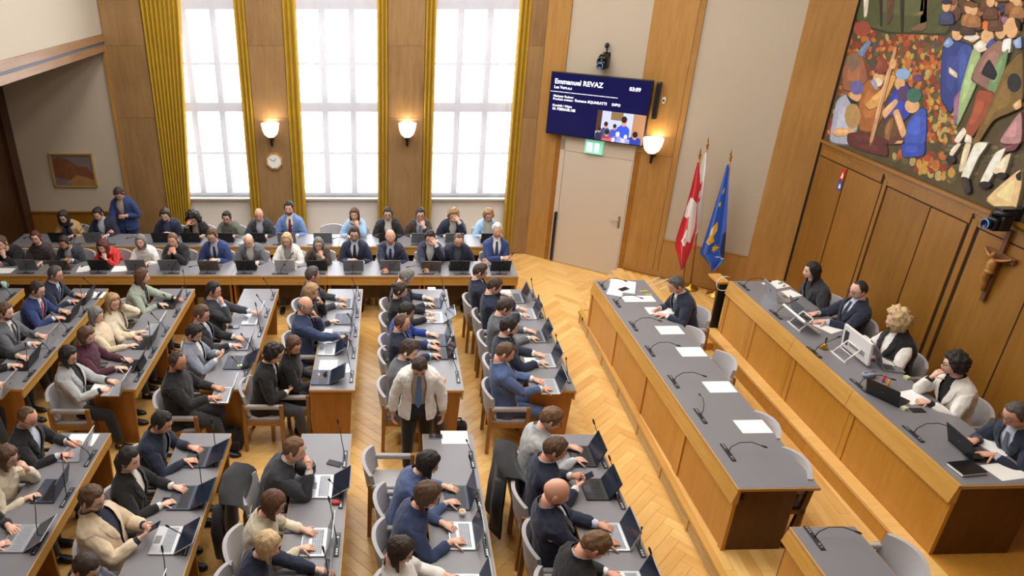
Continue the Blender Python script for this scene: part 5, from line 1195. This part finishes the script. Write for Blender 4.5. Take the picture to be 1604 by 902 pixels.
def person(who, label, loc, rz, hairs=('short', 'd'), top='navy', shirt='white', tie=None, open_=.26, extra='', trousers='charcoal', skin=0, **kw):
    """top: colour of jacket; shirt None means a closed sweater or coat"""
    f = Fig(**kw); root = thing('person', label, 'person', loc, rz)
    hm = hairmat(hairs[1]); f.nar = .024
    fix(f.surf(0, -.03, .585, None, True, 1, True, True, True).build('body', [SKIN[skin], M_EYE, hm, LIPS], root, True))
    style = hairs[0]
    if style != 'none': hair(f, style, hairs[1], root)
    if 'B' in extra: beard(f, hairs[2] if len(hairs) > 2 else hairs[1], root)
    if 'G' in extra: glasses(f, root)
    if 'E' in extra:
        H3 = f.HM.to_3x3(); e = f.hc+(H3 @ Vector((.088, -.004, -.006)))*f.HS; MB().ell(e, (.012, .016, .016), 8, 6).build('earphone', M_PAPER if 'w' in extra else M_BLACK, root, True)
    def gap(t):
        if t <= open_: return R(2.5)
        w = min(1, (t-open_)/(.50-open_)); return R(2.5+14*w**.9+(6 if t > .5 else 0)+(14 if t > .56 else 0)+(14 if t > .6 else 0))
    gw = 'Z' in extra     # jacket worn wide open
    gapf = (lambda t: max(gap(t), R(20))) if gw else gap
    if shirt:
        f.nar = .02 if 'V' not in extra else 0; sh = f.surf(.006, .05 if not gw else -.03, .612, None, 'V' in extra, .95, False, False, False, 0, .02)
        if 'V' not in extra:
            for sd in (1, -1):
                A, E, W, d, n, cu = f.arm(sd); MB().tube([E.lerp(W, .80), E.lerp(W, .985)], [.040*f.S, .0335*f.S], 12, 0, False).build('shirt_cuff', cloth(shirt), root, True)
        sh = fix(sh.build('shirt', cloth(shirt), root, True))
        if 'V' in extra: folds(sh)
        f.nar = 0; jk = f.surf(.023, -.09, .612, gapf, 'V' not in extra, .93, False, False, False, .02, .021, 1, .10, lapel=open_-.001, pad=.5 if f.fem else 1)
        j = jk.build('vest' if 'V' in extra else 'jacket', cloth(top), root, True); fix(j); folds(j)
        if not 'S' in extra:
            pass
    else:
        f.nar = 0; folds(fix(f.surf(.020, -.09, .612, None, True, .95, False, False, False, .015, .018, 1, .08, pad=.3).build('sweater', cloth(top), root, True)))
    if tie:
        mb = MB(); rows = []
        for t, w in ((.555, .016), (.535, .018), (.50, .02), (.42, .026), (.34, .032), (.24, .036), (.14, .036 if f.stand else .03), (.08, .004)):
            c, a = f.sp(t); ra, rb = tab(t); Fv = Vector((0, math.cos(a), -math.sin(a))); d = rb*(1+(f.g-1)*1.5 if t < .4 else 1)*f.S+.014+(.006 if t > .52 else 0)
            rows.append([c+Fv*d+Vector((x, 0, 0)) for x in (-w, 0, w)]); rows[-1][1] += Fv*.004
        vs = [p for r in rows for p in r]; mb.add(vs, [(k*3+j, k*3+j+1, k*3+j+4, k*3+j+3) for k in range(len(rows)-1) for j in range(2)]); mb.build('tie', cloth(tie), root, True)
    if 'C' in extra:   # scarf round the neck
        mb = MB(); c, a = f.sp(.56); mb.tube([c+Vector((.085*math.sin(t), .078*math.cos(t)+.01, .012*math.cos(2*t)-.01)) for t in [2*PI*i/14 for i in range(15)]], .032, 8)
        for x in (-.05, .045):
            pts = []
            for t in (.54, .46, .36, .26):
                c, a = f.sp(t); Fv = Vector((0, math.cos(a), -math.sin(a))); pts.append(c+Fv*(tab(t)[1]*f.S+.035)+Vector((x, 0, 0)))
            mb.tube(pts, [.03, .034, .034, .03], 8)
        mb.build('scarf', cloth(kwx.get(who, 'navy')), root, True)
    if 'L' in extra:   # lanyard / necklace strip
        pass
    f.nar = 0; fix(f.surf(.010, -.03, .13, None, False, 1, False, True, False, 0, None, .985).build('trousers', cloth(trousers), root, True))
    for sd in (1, -1): shoe(f, sd, 'black', root)
    if 'W' in extra:
        A, E, W, d, n, cu = f.arm(1); ax = (W-E).normalized(); q = Vector((0, 0, 1)).rotation_difference(ax).to_matrix().to_4x4(); MB().lathe([(.034, -.012), (.037, 0), (.034, .012)], 14, (0, 0, 0), 0, Matrix.Translation(E.lerp(W, .97)) @ q).build('wristwatch', M_BLACK, root, True)
    return f, root
kwx = {}
# ================================================================== WHO SITS WHERE
DBG = []
def solve(row, u, v, S, lean0=None, hp=20, hy=0, fem=False, off=0):
    best = None
    for le in (range(-10, 56, 1) if lean0 is None else (lean0,)):
        f = Fig(S=S, lean=le, hp=hp, hy=hy, fem=fem); yh, zh = f.hc.y, f.hc.z
        xh = f.hc.x
        z0 = {'PR': DZ2, 'CO': DZ1}.get(row, 0)
        P = atz(u, v, zh+z0)
        if row in DX: want = DX[row]-DW-.21-off; got = P.x-yh; e = got-want
        elif row in ('K1', 'K2'): want = {'K1': BY1+.21, 'K2': B2Y1+.19}[row]+off; got = P.y+yh; e = got-want
        elif row == 'PR': want = 4.895-(P.y-4.70)*math.tan(PA)+PWD+.21+off; got = P.x+yh; e = got-want
        else: want = 3.163-(P.y-4.935)*math.tan(GA)+GW+.20+off; got = P.x+yh; e = got-want
        if best is None or abs(e)+abs(le-12)*.0004 < best[0]: best = (abs(e)+abs(le-12)*.0004, le, want, got, P, e)
    _, le, want, got, P, e = best
    pos = want+max(-.12, min(.12, e)) if abs(e) > .02 else want
    if lean0 is not None: pos = got
    if row in DX: return le, (pos, P.y+xh_of(hy)*0, z0), -PI/2, e
    if row in ('K1', 'K2'): return le, (P.x, pos, z0), PI, e
    return le, (pos, P.y, z0), PI/2, e
def xh_of(h): return 0
ROWN = {'K1': 'front window bench', 'K2': 'rear window bench', 'PR': 'presidium', 'CO': 'government desk'}
def seat(row, u, v, who, hairs, top, shirt='white', tie=None, arms='tt', hy=0, hp=25, extra='', lap=None, S=.95, fem=False, skin=0, open_=.26, chairv=True, off=0, lx=0, ly=0, turn=0, girth=1.0, hr=0, trousers='charcoal', where='', lrz=0, legs=None, lean=None):
    if row in ('K1', 'K2'): hp *= .65
    elif row in DX: hp *= .9
    le, loc, rz, e = solve(row, u, v, S, lean, hp, hy, fem, off)
    if lean is not None: le = lean
    if abs(e) > .06: DBG.append((who, le, round(e, 2)))
    dz = {'PR': PH, 'CO': GH}.get(row, DH)
    f, root = person(who, who+where, loc, rz+R(turn), hairs, top, shirt, tie, open_, extra, trousers, skin, S=S, fem=fem, lean=le, hy=hy, hp=hp, hr=hr, arms=arms, dz=dz, girth=girth, legs=legs)
    M = Matrix.Translation(loc) @ Matrix.Rotation(rz, 4, 'Z')
    if chairv: p = M @ Vector((0, .03, 0)); chair('grey padded wooden armchair under the '+who, p.x, p.y, rz, loc[2])
    if lap: p = M @ Vector((lx, .50+ly+off*0, dz)); laptop(lap, who, p.x, p.y, loc[2]+dz+.001, rz+R(lrz))
    if 'p' in arms or 'q' in arms:
        A, E, W, d, n, cu = f.arm(1); W2_, d2 = f.arm(-1)[2], f.arm(-1)[3]
        c = M @ Matrix.Rotation(R(turn), 4, 'Z') @ ((W+W2_)/2+Vector((0, .10, .055)))
        t = thing('mobile_phone', 'smartphone held by the '+who, 'phone', c, rz+R(turn), 'mobile phones')
        MB().bbox(-.036, .036, -.072, .072, -.004, .004, .003, 0, Matrix.Rotation(R(35), 4, 'X')).build('case', M_BLACK, t); MB().box(-.032, .032, -.066, .066, .004, .0046, 0, Matrix.Rotation(R(35), 4, 'X')).build('display', M_SCREEN, t)
    return f, root
kwx.update({'woman in camel coat with dark curls': 'navy', 'woman with red striped shawl': 'shawl', 'long-haired woman in pale blue cardigan': 'ltgrey'})
# ---- rear bench
seat('K2', 100, 340, 'woman in camel coat with dark curls', ('wavy', 'd'), 'tan', 'navy', None, 'tr', 0, 25, 'GC', 'b', fem=True, S=.92)
seat('K2', 154.6, 335, 'man in navy suit left of the standing man', ('short', 'k'), 'navy', 'shirt', None, 'rr', 10, 38, '', 'g', S=.93)
seat('K2', 258, 337, 'bearded man in navy blazer and blue shirt', ('quiff', 'd'), 'navy', 'steel', None, 'rk', -5, 30, 'B', 'b', S=.95)
seat('K2', 303, 343, 'woman with huge black curls', ('bigcurly', 'k'), 'black', 'taupe', None, 'fr', 0, 30, '', 'b', fem=True, S=.92, skin=1)
seat('K2', 355.4, 340, 'person in olive jacket with tied black hair', ('bun', 'k'), 'olive', None, None, 'tt', 0, 20, 'G', 'b', fem=True, S=.92)
seat('K2', 405, 336, 'bald man in charcoal suit', ('bald', 'd'), 'charcoal', 'shirt', None, 'tt', -8, 28, '', 'b', skin=1)
seat('K2', 453, 326, 'man in light blue suit and red tie', ('short', 'k'), 'sky', 'white', 'wine', 'rr', 5, 8, 'B', 'g', skin=1, S=.98)
seat('K2', 556, 335, 'long-haired woman in pale blue cardigan', ('long', 'u'), 'ltblue', 'ltgrey', None, 'rc', 10, 18, 'C', None, fem=True, S=.93)
seat('K2', 608, 335, 'man in black jacket and open white shirt', ('short', 'd'), 'black', 'white', None, 'tt', 5, 18, 'G', 'b', girth=1.08)
seat('K2', 658, 336, 'man in brown jacket covering his mouth', ('short', 'd'), 'brown', 'shirt', 'silver', 'rc', -5, 15, 'G', 'g', girth=1.05)
seat('K2', 710.5, 337, 'sandy-haired man in navy blazer', ('curly', 's'), 'navy', 'white', None, 'rf', 5, 28, '', 'g')
seat('K2', 765, 337, 'curly blonde woman in pale blue blazer', ('curly', 's'), 'ltblue', 'cream', None, 'tt', 0, 25, 'G', 'b', fem=True, S=.92)
p = atz(520, 355, .85); chair('empty grey chair on rear bench beside left gold curtain', p.x, 11.98, PI, 0); p = atz(427+150, 357, .78)
laptop('g', 'empty chair of rear bench', aty(507, 362, 11.5).x, 11.46, DH+.006, PI)
# standing speaker
sx = aty(189.5, 299, 12.0)
f, r_ = person('standing man in blue suit', 'standing man in blue suit with beige shirt at rear bench', (sx.x-.03, 12.14, 0), PI, ('short', 'd'), 'blue', 'taupe', None, .16, 'B', 'blue', 1, S=.93, stand=True, lean=14, hp=42, arms='db', dz=.80, hy=-8)
# ---- front bench
seat('K1', 2, 381, 'person in black with brown cap', ('short', 'b'), 'black', None, None, 'rc', 0, 25, '', None)
seat('K1', 55, 372, 'woman in floral top with auburn bun', ('bun', 'r'), 'floral', None, None, 'tt', -10, 12, 'G', 'g', fem=True, S=.92)
seat('K1', 101, 380, 'man in charcoal jacket with clasped hands', ('short', 'k'), 'charcoal', 'shirt', None, 'kk', 5, 35, 'B', 'z', skin=2, S=.93)
seat('K1', 162, 386, 'woman with red striped shawl', ('wavy', 'r'), 'shawl', None, None, 'tc', 10, 30, 'C', 'b', fem=True, S=.9)
seat('K1', 220.7, 378, 'woman with grey bob and white cardigan', ('bob', 'g'), 'white', None, None, 'tt', 0, 8, '', 'g', fem=True, S=.9)
seat('K1', 270.6, 376, 'man in black suit resting chin on hands', ('crew', 'l'), 'black', 'charcoal', None, 'mm', 0, 15, '', 'g', skin=1)
seat('K1', 333, 369, 'man in blue suit and dark tie', ('short', 'b'), 'blue', 'shirt', 'navy', 'rk', 8, 30, 'G', 'z', S=.97, girth=1.05)
seat('K1', 389, 377, 'balding man in grey suit', ('bald', 'b'), 'grey', 'white', None, 'tt', 0, 45, '', 'b')
seat('K1', 449.4, 376, 'blonde woman in white jacket', ('bob', 'y'), 'white', 'ltgrey', None, 'tt', 5, 10, 'G', 's', fem=True, S=.93)
seat('K1', 498.5, 382, 'grey-haired woman in brown blazer', ('long', 'g'), 'brown', 'cream', None, 'rc', -5, 14, 'G', 'b', fem=True, S=.9)
seat('K1', 555, 366, 'young man in navy suit and black tie', ('short', 'd'), 'navy', 'shirt', 'black', 'kr', 0, 22, 'GB', 'g', girth=1.05, S=.97)
seat('K1', 611.5, 371, 'elderly man in navy suit and blue tie', ('bald', 'w'), 'navy', 'shirt', 'dusk', 'or', 0, 15, '', 'g', S=.97, skin=1)
seat('K1', 674.3, 372, 'man in navy suit shading his forehead', ('short', 'k'), 'navy', 'white', None, 'of', 5, 30, '', 'z')
seat('K1', 718, 376, 'bearded man in navy blazer looking down', ('balding', 'b'), 'navy', 'slate', None, 'll', 0, 48, 'B', 'b', girth=1.05)
seat('K1', 779, 361, 'white-haired man with crossed arms', ('short', 'w'), 'blue', 'white', 'dusk', 'xx', 5, 12, '', 'b', S=.98, girth=1.05, skin=1)
# ---- desks, far block
seat('T1', 87, 429, 'man in dark suit with blue tie at left', ('short', 'm'), 'navy', 'shirt', 'dusk', 'tt', 5, 15, 'G', 'b', skin=1)
seat('T1', 58.6, 453, 'man in blue suit with red tie', ('short', 'd'), 'blue', 'white', 'red', 'tt', 10, 22, 'G', 'b')
seat('T1', 8, 488, 'bearded man in grey suit at left edge', ('short', 'b'), 'grey', 'white', 'black', 'tt', 5, 15, 'B', 's')
seat('T1', -32, 520, 'person with black and cream top at left edge', ('short', 'd'), 'black', 'cream', None, 'tt', 0, 20, '', 'b')
seat('T1', -62, 562, 'person in dark clothes cut off at left', ('short', 'd'), 'black', None, None, 'tt', 0, 20, '', 's')
seat('A', 222, 433, 'woman in sage green blazer', ('long', 'u'), 'sage', 'black', None, 'to', -15, 15, '', 'b', fem=True)
seat('A', 178, 472, 'blonde woman in cream jacket', ('wavy', 's'), 'cream', 'taupe', None, 're', 40, 12, 'G', 's', fem=True, S=.92)
seat('A', 149.6, 493, 'woman with long grey hair in beige', ('long', 'g'), 'beige', None, None, 'rr', 10, 20, '', 'b', fem=True, S=.92)
seat('A', 136, 525, 'woman in purple sweater', ('bob', 'b'), 'purple', None, None, 'tt', 12, 25, '', 't', fem=True, S=.94)
seat('A', 108.5, 556, 'woman in light grey blazer', ('bob', 'k'), 'ltgrey', 'black', None, 'wt', 15, 22, 'G', 's', fem=True, S=.96, trousers='black')
seat('B', 335.4, 454, 'man in dark suit reaching over desk', ('short', 'k'), 'charcoal', 'shirt', 'silver', 'co', 10, 12, 'G', 's', skin=1)
seat('B', 316.7, 491, 'man in black suit with light blue tie', ('short', 'b'), 'black', 'white', 'silver', 'tt', 12, 22, 'G', 'g', skin=1)
seat('B', 304, 521, 'bearded man in checked grey blazer', ('quiff', 'k'), 'check', 'white', None, 'pp', 15, 30, 'B', 'd', S=.93)
seat('B', 279, 565, 'bald man in heavy black coat', ('balding', 'd'), 'black', None, None, 'tt', 15, 22, 'BE', 's', S=.97, girth=1.15, skin=2)
seat('C', 489, 431, 'grey-haired man in dark suit at row end', ('short', 'm'), 'charcoal', 'shirt', 'navy', 'tt', -20, 10, '', 'g', skin=1)
seat('C', 487.5, 457, 'fair-haired woman in black resting her chin', ('wavy', 's'), 'black', None, None, 'rc', 12, 20, '', 'n', fem=True, S=.92)
seat('C', 478.5, 478, 'bald man in navy blazer, hand at mouth', ('bald', 'g'), 'dusk', 'slate', 'slate', 'oc', 15, 15, 'G', 'n', S=.99, skin=1)
seat('C', 461, 538, 'long-haired woman in black', ('long', 'u'), 'black', None, None, 'qq', 40, 25, 'G', None, fem=True, S=.95, off=.06)
seat('C', 428.7, 553, 'curly-haired man in black suit', ('curly', 'k'), 'black', 'white', None, 'qq', 15, 30, '', None, off=.16, lean=10, ly=.16, turn=0, trousers='charcoal')
seat('D', 636.7, 433, 'grey-haired man in navy suit', ('short', 'g'), 'navy', 'white', None, 'tt', 5, 38, '', 'n')
seat('D', 627, 454, 'woman in black jacket with dark bun', ('bun', 'd'), 'black', None, None, 'tt', 10, 20, '', 'f', fem=True, S=.93)
seat('D', 637, 487, 'man in royal blue suit', ('short', 'k'), 'royal', 'white', None, 'tt', 5, 35, '', 'n')
seat('D', 630, 505, 'balding man in navy suit', ('balding', 'b'), 'navy', 'ltblue', None, 'tt', 10, 20, 'E', 't', skin=1)
seat('D', 640.6, 547, 'bearded man in grey suit with earphone', ('quiff', 'd'), 'grey', 'white', None, 'rt', 25, 25, 'BEw', None, S=1.0, girth=1.1)
seat('E', 752, 425, 'man in navy suit with glasses at far corner', ('short', 'd'), 'navy', 'white', None, 'rr', 5, 25, 'G', 'g')
seat('E', 774, 448, 'young man in navy looking down', ('short', 'd'), 'navy', 'white', None, 'tt', 5, 30, '', 's')
seat('E', 791, 481, 'dark-haired man in mid grey suit', ('quiff', 'd'), 'grey', 'white', None, 'tt', 5, 30, '', 'g')
seat('E', 798, 511, 'bearded man with white earphone', ('quiff', 'k'), 'navy', 'white', None, 'tt', 8, 18, 'BEw', 's', S=1.0, girth=1.05)
seat('E', 791, 551, 'man in steel blue suit', ('crew', 'b'), 'steel', 'white', 'navy', 'tr', 10, 28, '', 's', S=1.0, trousers='steel', skin=1)
# ---- desks, near block
seat('A', 45, 652, 'balding man in black suit with glasses', ('balding', 'b'), 'black', 'shirt', None, 'tt', 18, 28, 'G', 's', skin=1)
seat('A', 12, 714, 'brown-haired woman in cream sweater', ('bob', 'b'), 'cream', None, None, 'rc', 12, 25, 'G', 'n', fem=True, S=.94)
seat('A', -22, 790, 'person in black sleeve at left edge', ('short', 'd'), 'black', None, None, 'rr', 5, 25, '', 'f')
seat('B', 254, 660, 'dark-haired man in navy suit', ('short', 'k'), 'navy', 'charcoal', None, 'tt', 15, 28, '', 'd', S=.97, skin=1)
seat('B', 203, 717, 'woman with black ponytail and black blazer', ('pony', 'k'), 'black', 'white', None, 'rt', 18, 15, '', 'd', fem=True, S=.97)
seat('B', 143, 779, 'bearded man in beige blazer', ('short', 'b'), 'beige', 'navy', None, 'pp', 15, 22, 'BG', 'f', S=1.0, girth=1.08)
seat('B', 137, 884, 'man in grey jacket at bottom edge', ('short', 'd'), 'slate', 'white', None, 'rr', 20, 38, 'G', 's')
seat('C', 462, 703, 'man in grey suit with folded hands', ('crew', 'l'), 'charcoal', 'white', None, 'mm', 10, 15, '', 'f', S=1.0, lean=None)
seat('C', 428.7, 787, 'auburn-haired woman in cream top', ('bob', 'u'), 'cream', None, None, 'tt', 12, 28, 'G', 's', fem=True, S=.97)
seat('C', 421, 851, 'blonde woman in navy at bottom', ('bob', 'y'), 'navy', None, None, 'to', 15, 25, '', 'g', fem=True, S=.95)
seat('D', 670, 724, 'black-haired person in blue blazer', ('bob', 'k'), 'steel', None, None, 'tt', 10, 30, '', 'n')
seat('D', 669, 774, 'person with brown mullet and denim blue jacket', ('mullet', 'b'), 'dusk', None, None, 'tr', 12, 25, 'G', 's', S=1.0)
seat('D', 627, 859, 'dark-haired woman in white top', ('long', 'd'), 'white', None, None, 'rr', 15, 28, '', 's', fem=True, S=.97)
seat('E', 863, 655, 'man in pale grey jacket with red glasses', ('short', 'l'), 'ltgrey', 'shirt', None, 'tt', 8, 35, 'G', 'b', S=1.0)
seat('E', 869, 702, 'brown-haired man in navy using phone', ('short', 'b'), 'navy', 'white', None, 'pp', 12, 25, '', 't', S=1.0, skin=1)
seat('E', 872, 769, 'bald man in navy jacket with watch', ('none', 'b'), 'navy', 'shirt', None, 'tt', 12, 22, 'BW', 's', S=1.04, girth=1.08, skin=1)
seat('E', 932, 851, 'man in black suit bent over desk', ('crew', 'l'), 'black', 'white', None, 'lr', 10, 45, '', 's', S=1.02, skin=1)
# ---- man in white jacket standing in the aisle
wp_ = atz(660, 586, 1.42)
f, r_ = person('man in white jacket', 'man in white jacket and blue tie standing between desks', (wp_.x-.02, wp_.y+.22, 0), PI, ('crew', 'd'), 'white', 'taupe', 'bluetie', .10, 'Z', 'black', 1, S=.95, stand=True, lean=12, hp=50, arms='hh', dz=.8, hy=0)
# ---- government desk and presidium
seat('CO', 1059, 446, 'grey-haired man writing at government desk', ('short', 'm'), 'navy', 'white', 'dusk', 'wr', -8, 30, '', None, skin=1)
seat('PR', 1271, 424, 'woman with long black hair in charcoal blazer', ('long', 'k'), 'charcoal', 'black', None, 'll', 8, 8, '', 's', fem=True, S=.95, ly=.06)
seat('PR', 1344, 454, 'balding man in navy suit at presidium', ('balding', 'k'), 'navy', 'shirt', 'navy', 'tt', -5, 18, 'G', 'g', skin=0, lx=.12)
seat('PR', 1407, 502, 'curly blonde woman in black vest', ('curlylong', 'y'), 'black', 'white', None, 'rr', 22, 12, 'V', None, fem=True, S=.98, girth=1.1)
seat('PR', 1497, 572, 'woman with dark curls in ivory jacket', ('curly', 'k'), 'white', 'black', None, 'cw', 25, 12, 'G', None, fem=True, S=.97)
seat('PR', 1590, 648, 'man in navy suit with black glasses', ('crew', 'm'), 'navy', 'shirt', 'slate', 'tt', -8, 25, 'GW', 'b', S=1.0, skin=1)
p = atz(1392, 572, ZP); laptop('g', 'curly blonde woman in black vest', p.x, p.y, ZP+.001, PI/2-R(15)); p = atz(1390, 622, ZP); laptop('b', 'woman with dark curls in ivory jacket', p.x, p.y, ZP+.001, PI/2+R(30))
p = atz(503, 592, DH); laptop('d', 'curly-haired man in black suit', p.x, p.y, DH+.001, -PI/2); p = atz(512, 547, DH); laptop('f', 'long-haired woman in black', p.x, p.y, DH+.001, -PI/2)
# chairs without people
for (u, v), xo, l in zip(((1103, 520), (1140, 560), (1186, 660), (1235, 720)), (3.76, 3.86, 3.70, 3.67), ('next to the writing man', 'third along', 'fourth along', 'nearest the camera')):
    p = atz(u, v, DZ1+.8); chair('empty grey chair behind the government desk, '+l, xo-.028*(p.y-4.9), p.y, PI/2+GA, DZ1)
chair('empty grey chair behind the small side desk at lower right', 3.95, atz(1430, 865, DZ1+.8).y, PI/2, DZ1)
p = atz(590, 735, .65); chair('empty grey chair in near block beside desk with red mouse', -.40+.01+.42, p.y, -PI/2, 0)

# ---- microphones on the member desks
cnt = 0
for k, x in DX.items():
    if k == 'T0': ys = (7.4, 8.0, 8.6, 9.2)
    else: ys = [UY0+.28+i*.545 for i in range(5)]
    for i, y in enumerate(ys):
        side = {'T0': 'far left desk', 'T1': 'desk of the red tie man', 'A': 'desk of the purple sweater woman', 'B': 'desk of the black coat man', 'C': 'desk of the bald navy blazer man', 'D': 'desk of the royal blue suit man', 'E': 'desk of the steel blue suit man'}[k]
        mic((0, 2)[(cnt) % 3 == 1], 'gooseneck microphone number %s from near end, %s' % (('one', 'two', 'three', 'four', 'five')[i], side), x-.05, y, DH+.0012, -PI/2); cnt += 1
for k in ('A', 'B', 'C', 'D', 'E'):
    for i in range(4):
        y = LY1-.42-i*.56
        side = {'A': 'desk of the cream sweater woman', 'B': 'desk of the beige blazer man', 'C': 'desk with the red mouse', 'D': 'desk with the espresso cup', 'E': 'desk of the bald man with watch'}[k]
        mic((2, 0)[(cnt) % 3 == 1], 'gooseneck microphone number %s from far end, %s' % (('one', 'two', 'three', 'four')[i], side), DX[k]+.01-.05, y, DH+.0012, -PI/2); cnt += 1
for i in range(14):
    mic((1, 2, 3)[i % 3], 'gooseneck microphone on front bench desk, %s from the left' % ('first second third fourth fifth sixth seventh eighth ninth tenth eleventh twelfth thirteenth fourteenth'.split()[i]), -5.75+i*.575, BY0+.075, DH+.006, PI)
    if i < 13: mic((3, 2, 1)[i % 3], 'gooseneck microphone on rear bench desk, %s from the left' % ('first second third fourth fifth sixth seventh eighth ninth tenth eleventh twelfth thirteenth'.split()[i]), -6.1+i*.6, B2Y0+.075, DH+.006, PI)

# ---- papers, phones, cups and bags on the desks
Z = DH+.001
def pap(l, u, v, w=.21, d=.297, rz=0, z=None): return sheet(l, u, v, Z if z is None else z, w, d, R(rz))
ZK = DH+.0055
pap('white paper left of the red shawl woman', 132, 421, .2, .25, 10, ZK); pap('white papers beside the red shawl woman, right side', 189, 421, .25, .22, 5, ZK); pap('white sheet at far left on front bench', 8, 424, .26, .2, 0, ZK)
pap('white papers before the man in dark suit with blue tie', 148, 462, .3, .2, 0); pap('white sheets by the balding man in black suit with glasses', 128, 689, .3, .2, 0)
pap('white sheet under arm of the light grey blazer woman', 160, 606, .22, .12, 0); pap('yellowish sheet beneath the bald navy blazer man', 512, 521, .13, .2, 0)
pap('large white papers before the long-haired woman in black', 514, 573, .22, .27, 0); pap('white page beside the large papers on middle desk', 542, 577, .1, .2, 12); pap('white page under laptop of the curly-haired man', 497, 596, .1, .18, 0)
pap('white papers before the bearded man with white earphone', 838, 566, .25, .18, 0); pap('white pages before the young man in navy', 790, 458, .2, .16, 5)
pap('white papers at far end of desk with espresso cup', 712, 685, .28, .22, 0); pap('white page on keyboard of folded hands man', 515, 758, .13, .19, 0); pap('white page by the far corner of royal blue suit row', 676, 452, .12, .1, 0)
def phone(l, u, v, rz=0, m=None, z=None):
    p = atz(u, v, Z if z is None else z); t = thing('mobile_phone', l, 'phone', (p.x, p.y, Z), R(rz), 'mobile phones')
    MB().bbox(-.075, .075, -.037, .037, 0, .009, .004).build('case', m or M_BLACK, t); MB().box(-.068, .068, -.033, .033, .009, .0095).build('display', M_SCREEN, t); return t
phone('black phone on desk beside folded hands man', 524, 726, -20); phone('dark phone between arms of the auburn-haired woman', 459, 831, 0); phone('dark red phone on desk by espresso cup', 726, 789, 0, mat('phone_wine', (96, 36, 38), .4))
phone('phone in amber case at far end of espresso desk', 682, 684, 0, mat('phone_amber', (140, 130, 120), .4)); phone('black phone beside laptop of the bald man with watch', 979, 848, 0); phone('black phone before the steel blue suit man', 835, 574, 0)
phone('dark phone beside the black tie man in light blue', 366, 513, 0); phone('dark wallet phone by the ponytail woman', 267, 784, 0)
M_RUB = mat('mouse_red', (178, 30, 32), .4)
def mouse(l, u, v, m):
    p = atz(u, v, Z); t = thing('computer_mouse', l, 'mouse', (p.x, p.y, Z), R(-80), 'computer mice'); MB().ell((0, 0, .012), (.03, .05, .018), 12, 8).build('shell', m, t, True); MB().box(-.002, .002, .01, .04, .024, .031).build('wheel', M_BLACK, t)
mouse('red computer mouse on near block desk', 527, 788, M_RUB); mouse('black mouse beside laptop of cream and black person', 64, 541, M_BLACK); mouse('black mouse under hand of the cream sleeve row', 205, 503, M_BLACK)
p = atz(724, 806, Z); t = thing('espresso_cup', 'small white espresso cup beside dark red phone', 'cup', (p.x, p.y, Z))
MB().lathe([(0, 0), (.02, .0), (.026, .012), (.03, .045), (.027, .045), (.023, .012), (0, .008)], 18).build('cup', M_PAPER, t, True); MB().lathe([(.0265, .036), (0, .036)], 18).build('coffee', mat('crema', (190, 140, 90), .5), t)
p = atz(8, 452, Z); t = thing('mug', 'pale teal mug on the desk at far left edge', 'cup', (p.x, p.y, Z))
MB().lathe([(0, 0), (.038, 0), (.04, .11), (.036, .11), (.034, .01), (0, .01)], 18).build('mug_body', mat('mug_teal', (170, 206, 196), .4), t, True); MB().tube([(.04, 0, .09), (.065, 0, .08), (.065, 0, .04), (.04, 0, .03)], .006, 6).build('handle', _M['mug_teal'], t, True)
p = atz(376, 574, Z); tag(MB().bbox(-.03, .03, -.022, .022, 0, .02, .003).build('note_block', mat('note_green', (206, 220, 160), .8), None, False, (p.x, p.y, Z), 0), 'small pale green note block on black coat man desk', 'notes', 'stationery')
# coats over chairs, bags
def coat(l, x, y, rz, col='black'):
    t = thing('draped_coat', l, 'coat', (x, y, 0), rz)
    def c(u, v, inn=0):
        a = (u-.5)*2; k = v*2-1     # over the back of the chair: v 0 behind low, .5 on top, 1 front
        if v < .62: z = .12+.76*(v/.62); yy = -.355-.05*(1-v)+.03*math.sin(u*14)*(.8-v)
        else: w = (v-.62)/.38; z = .88-.30*w; yy = -.32+.14*math.sin(min(1, w*3)*PI/2)
        return (a*(.27+.06*(1-v))+.012*math.sin(v*17), yy+.06*a*a-inn*.012, z-.03*a*a)
    m = MB(); m.grid(lambda u, v: c(u, v), 24, 26); m.grid(lambda u, v: c(1-u, v, 1 if v < .62 else -1), 24, 26); m.build('coat_cloth', cloth(col), t, True)
    s = MB(); s.tube([(.25, -.36, .78), (.31, -.39, .55), (.32, -.38, .25)], [.06, .055, .045], 10); s.build('sleeve', cloth(col), t, True)
coat('black coat draped over a chair near the pale grey jacket man', DX['E']-DW-.21, atz(797, 735, .7).y, -PI/2)
coat('black coat draped on chair beside the folded hands man', DX['C']-DW-.26, atz(390, 775, .7).y, -PI/2)
def bag(l, u, v, rz, w=.32, h=.28, d=.16):
    p = atz(u, v, 0); t = thing('bag', l, 'bag', (p.x, p.y, 0), R(rz)); m = cloth('black')
    MB().bbox(-w/2, w/2, -d/2, d/2, 0, h, .05).build('body', m, t, True); MB().bbox(-w/2+.03, w/2-.03, -d/2-.03, -d/2+.01, .03, h*.55, .015).build('pocket', m, t, True)
    MB().tube([(-.08, 0, h-.01), (-.07, 0, h+.06), (.07, 0, h+.06), (.08, 0, h-.01)], .012, 8).build('handle', m, t, True)
bag('black bag standing at end of the black coat desk', 360, 702, 10); bag('black bag on floor behind the white jacket man', 712, 678, 0, .3, .16)
print('DBG', DBG)
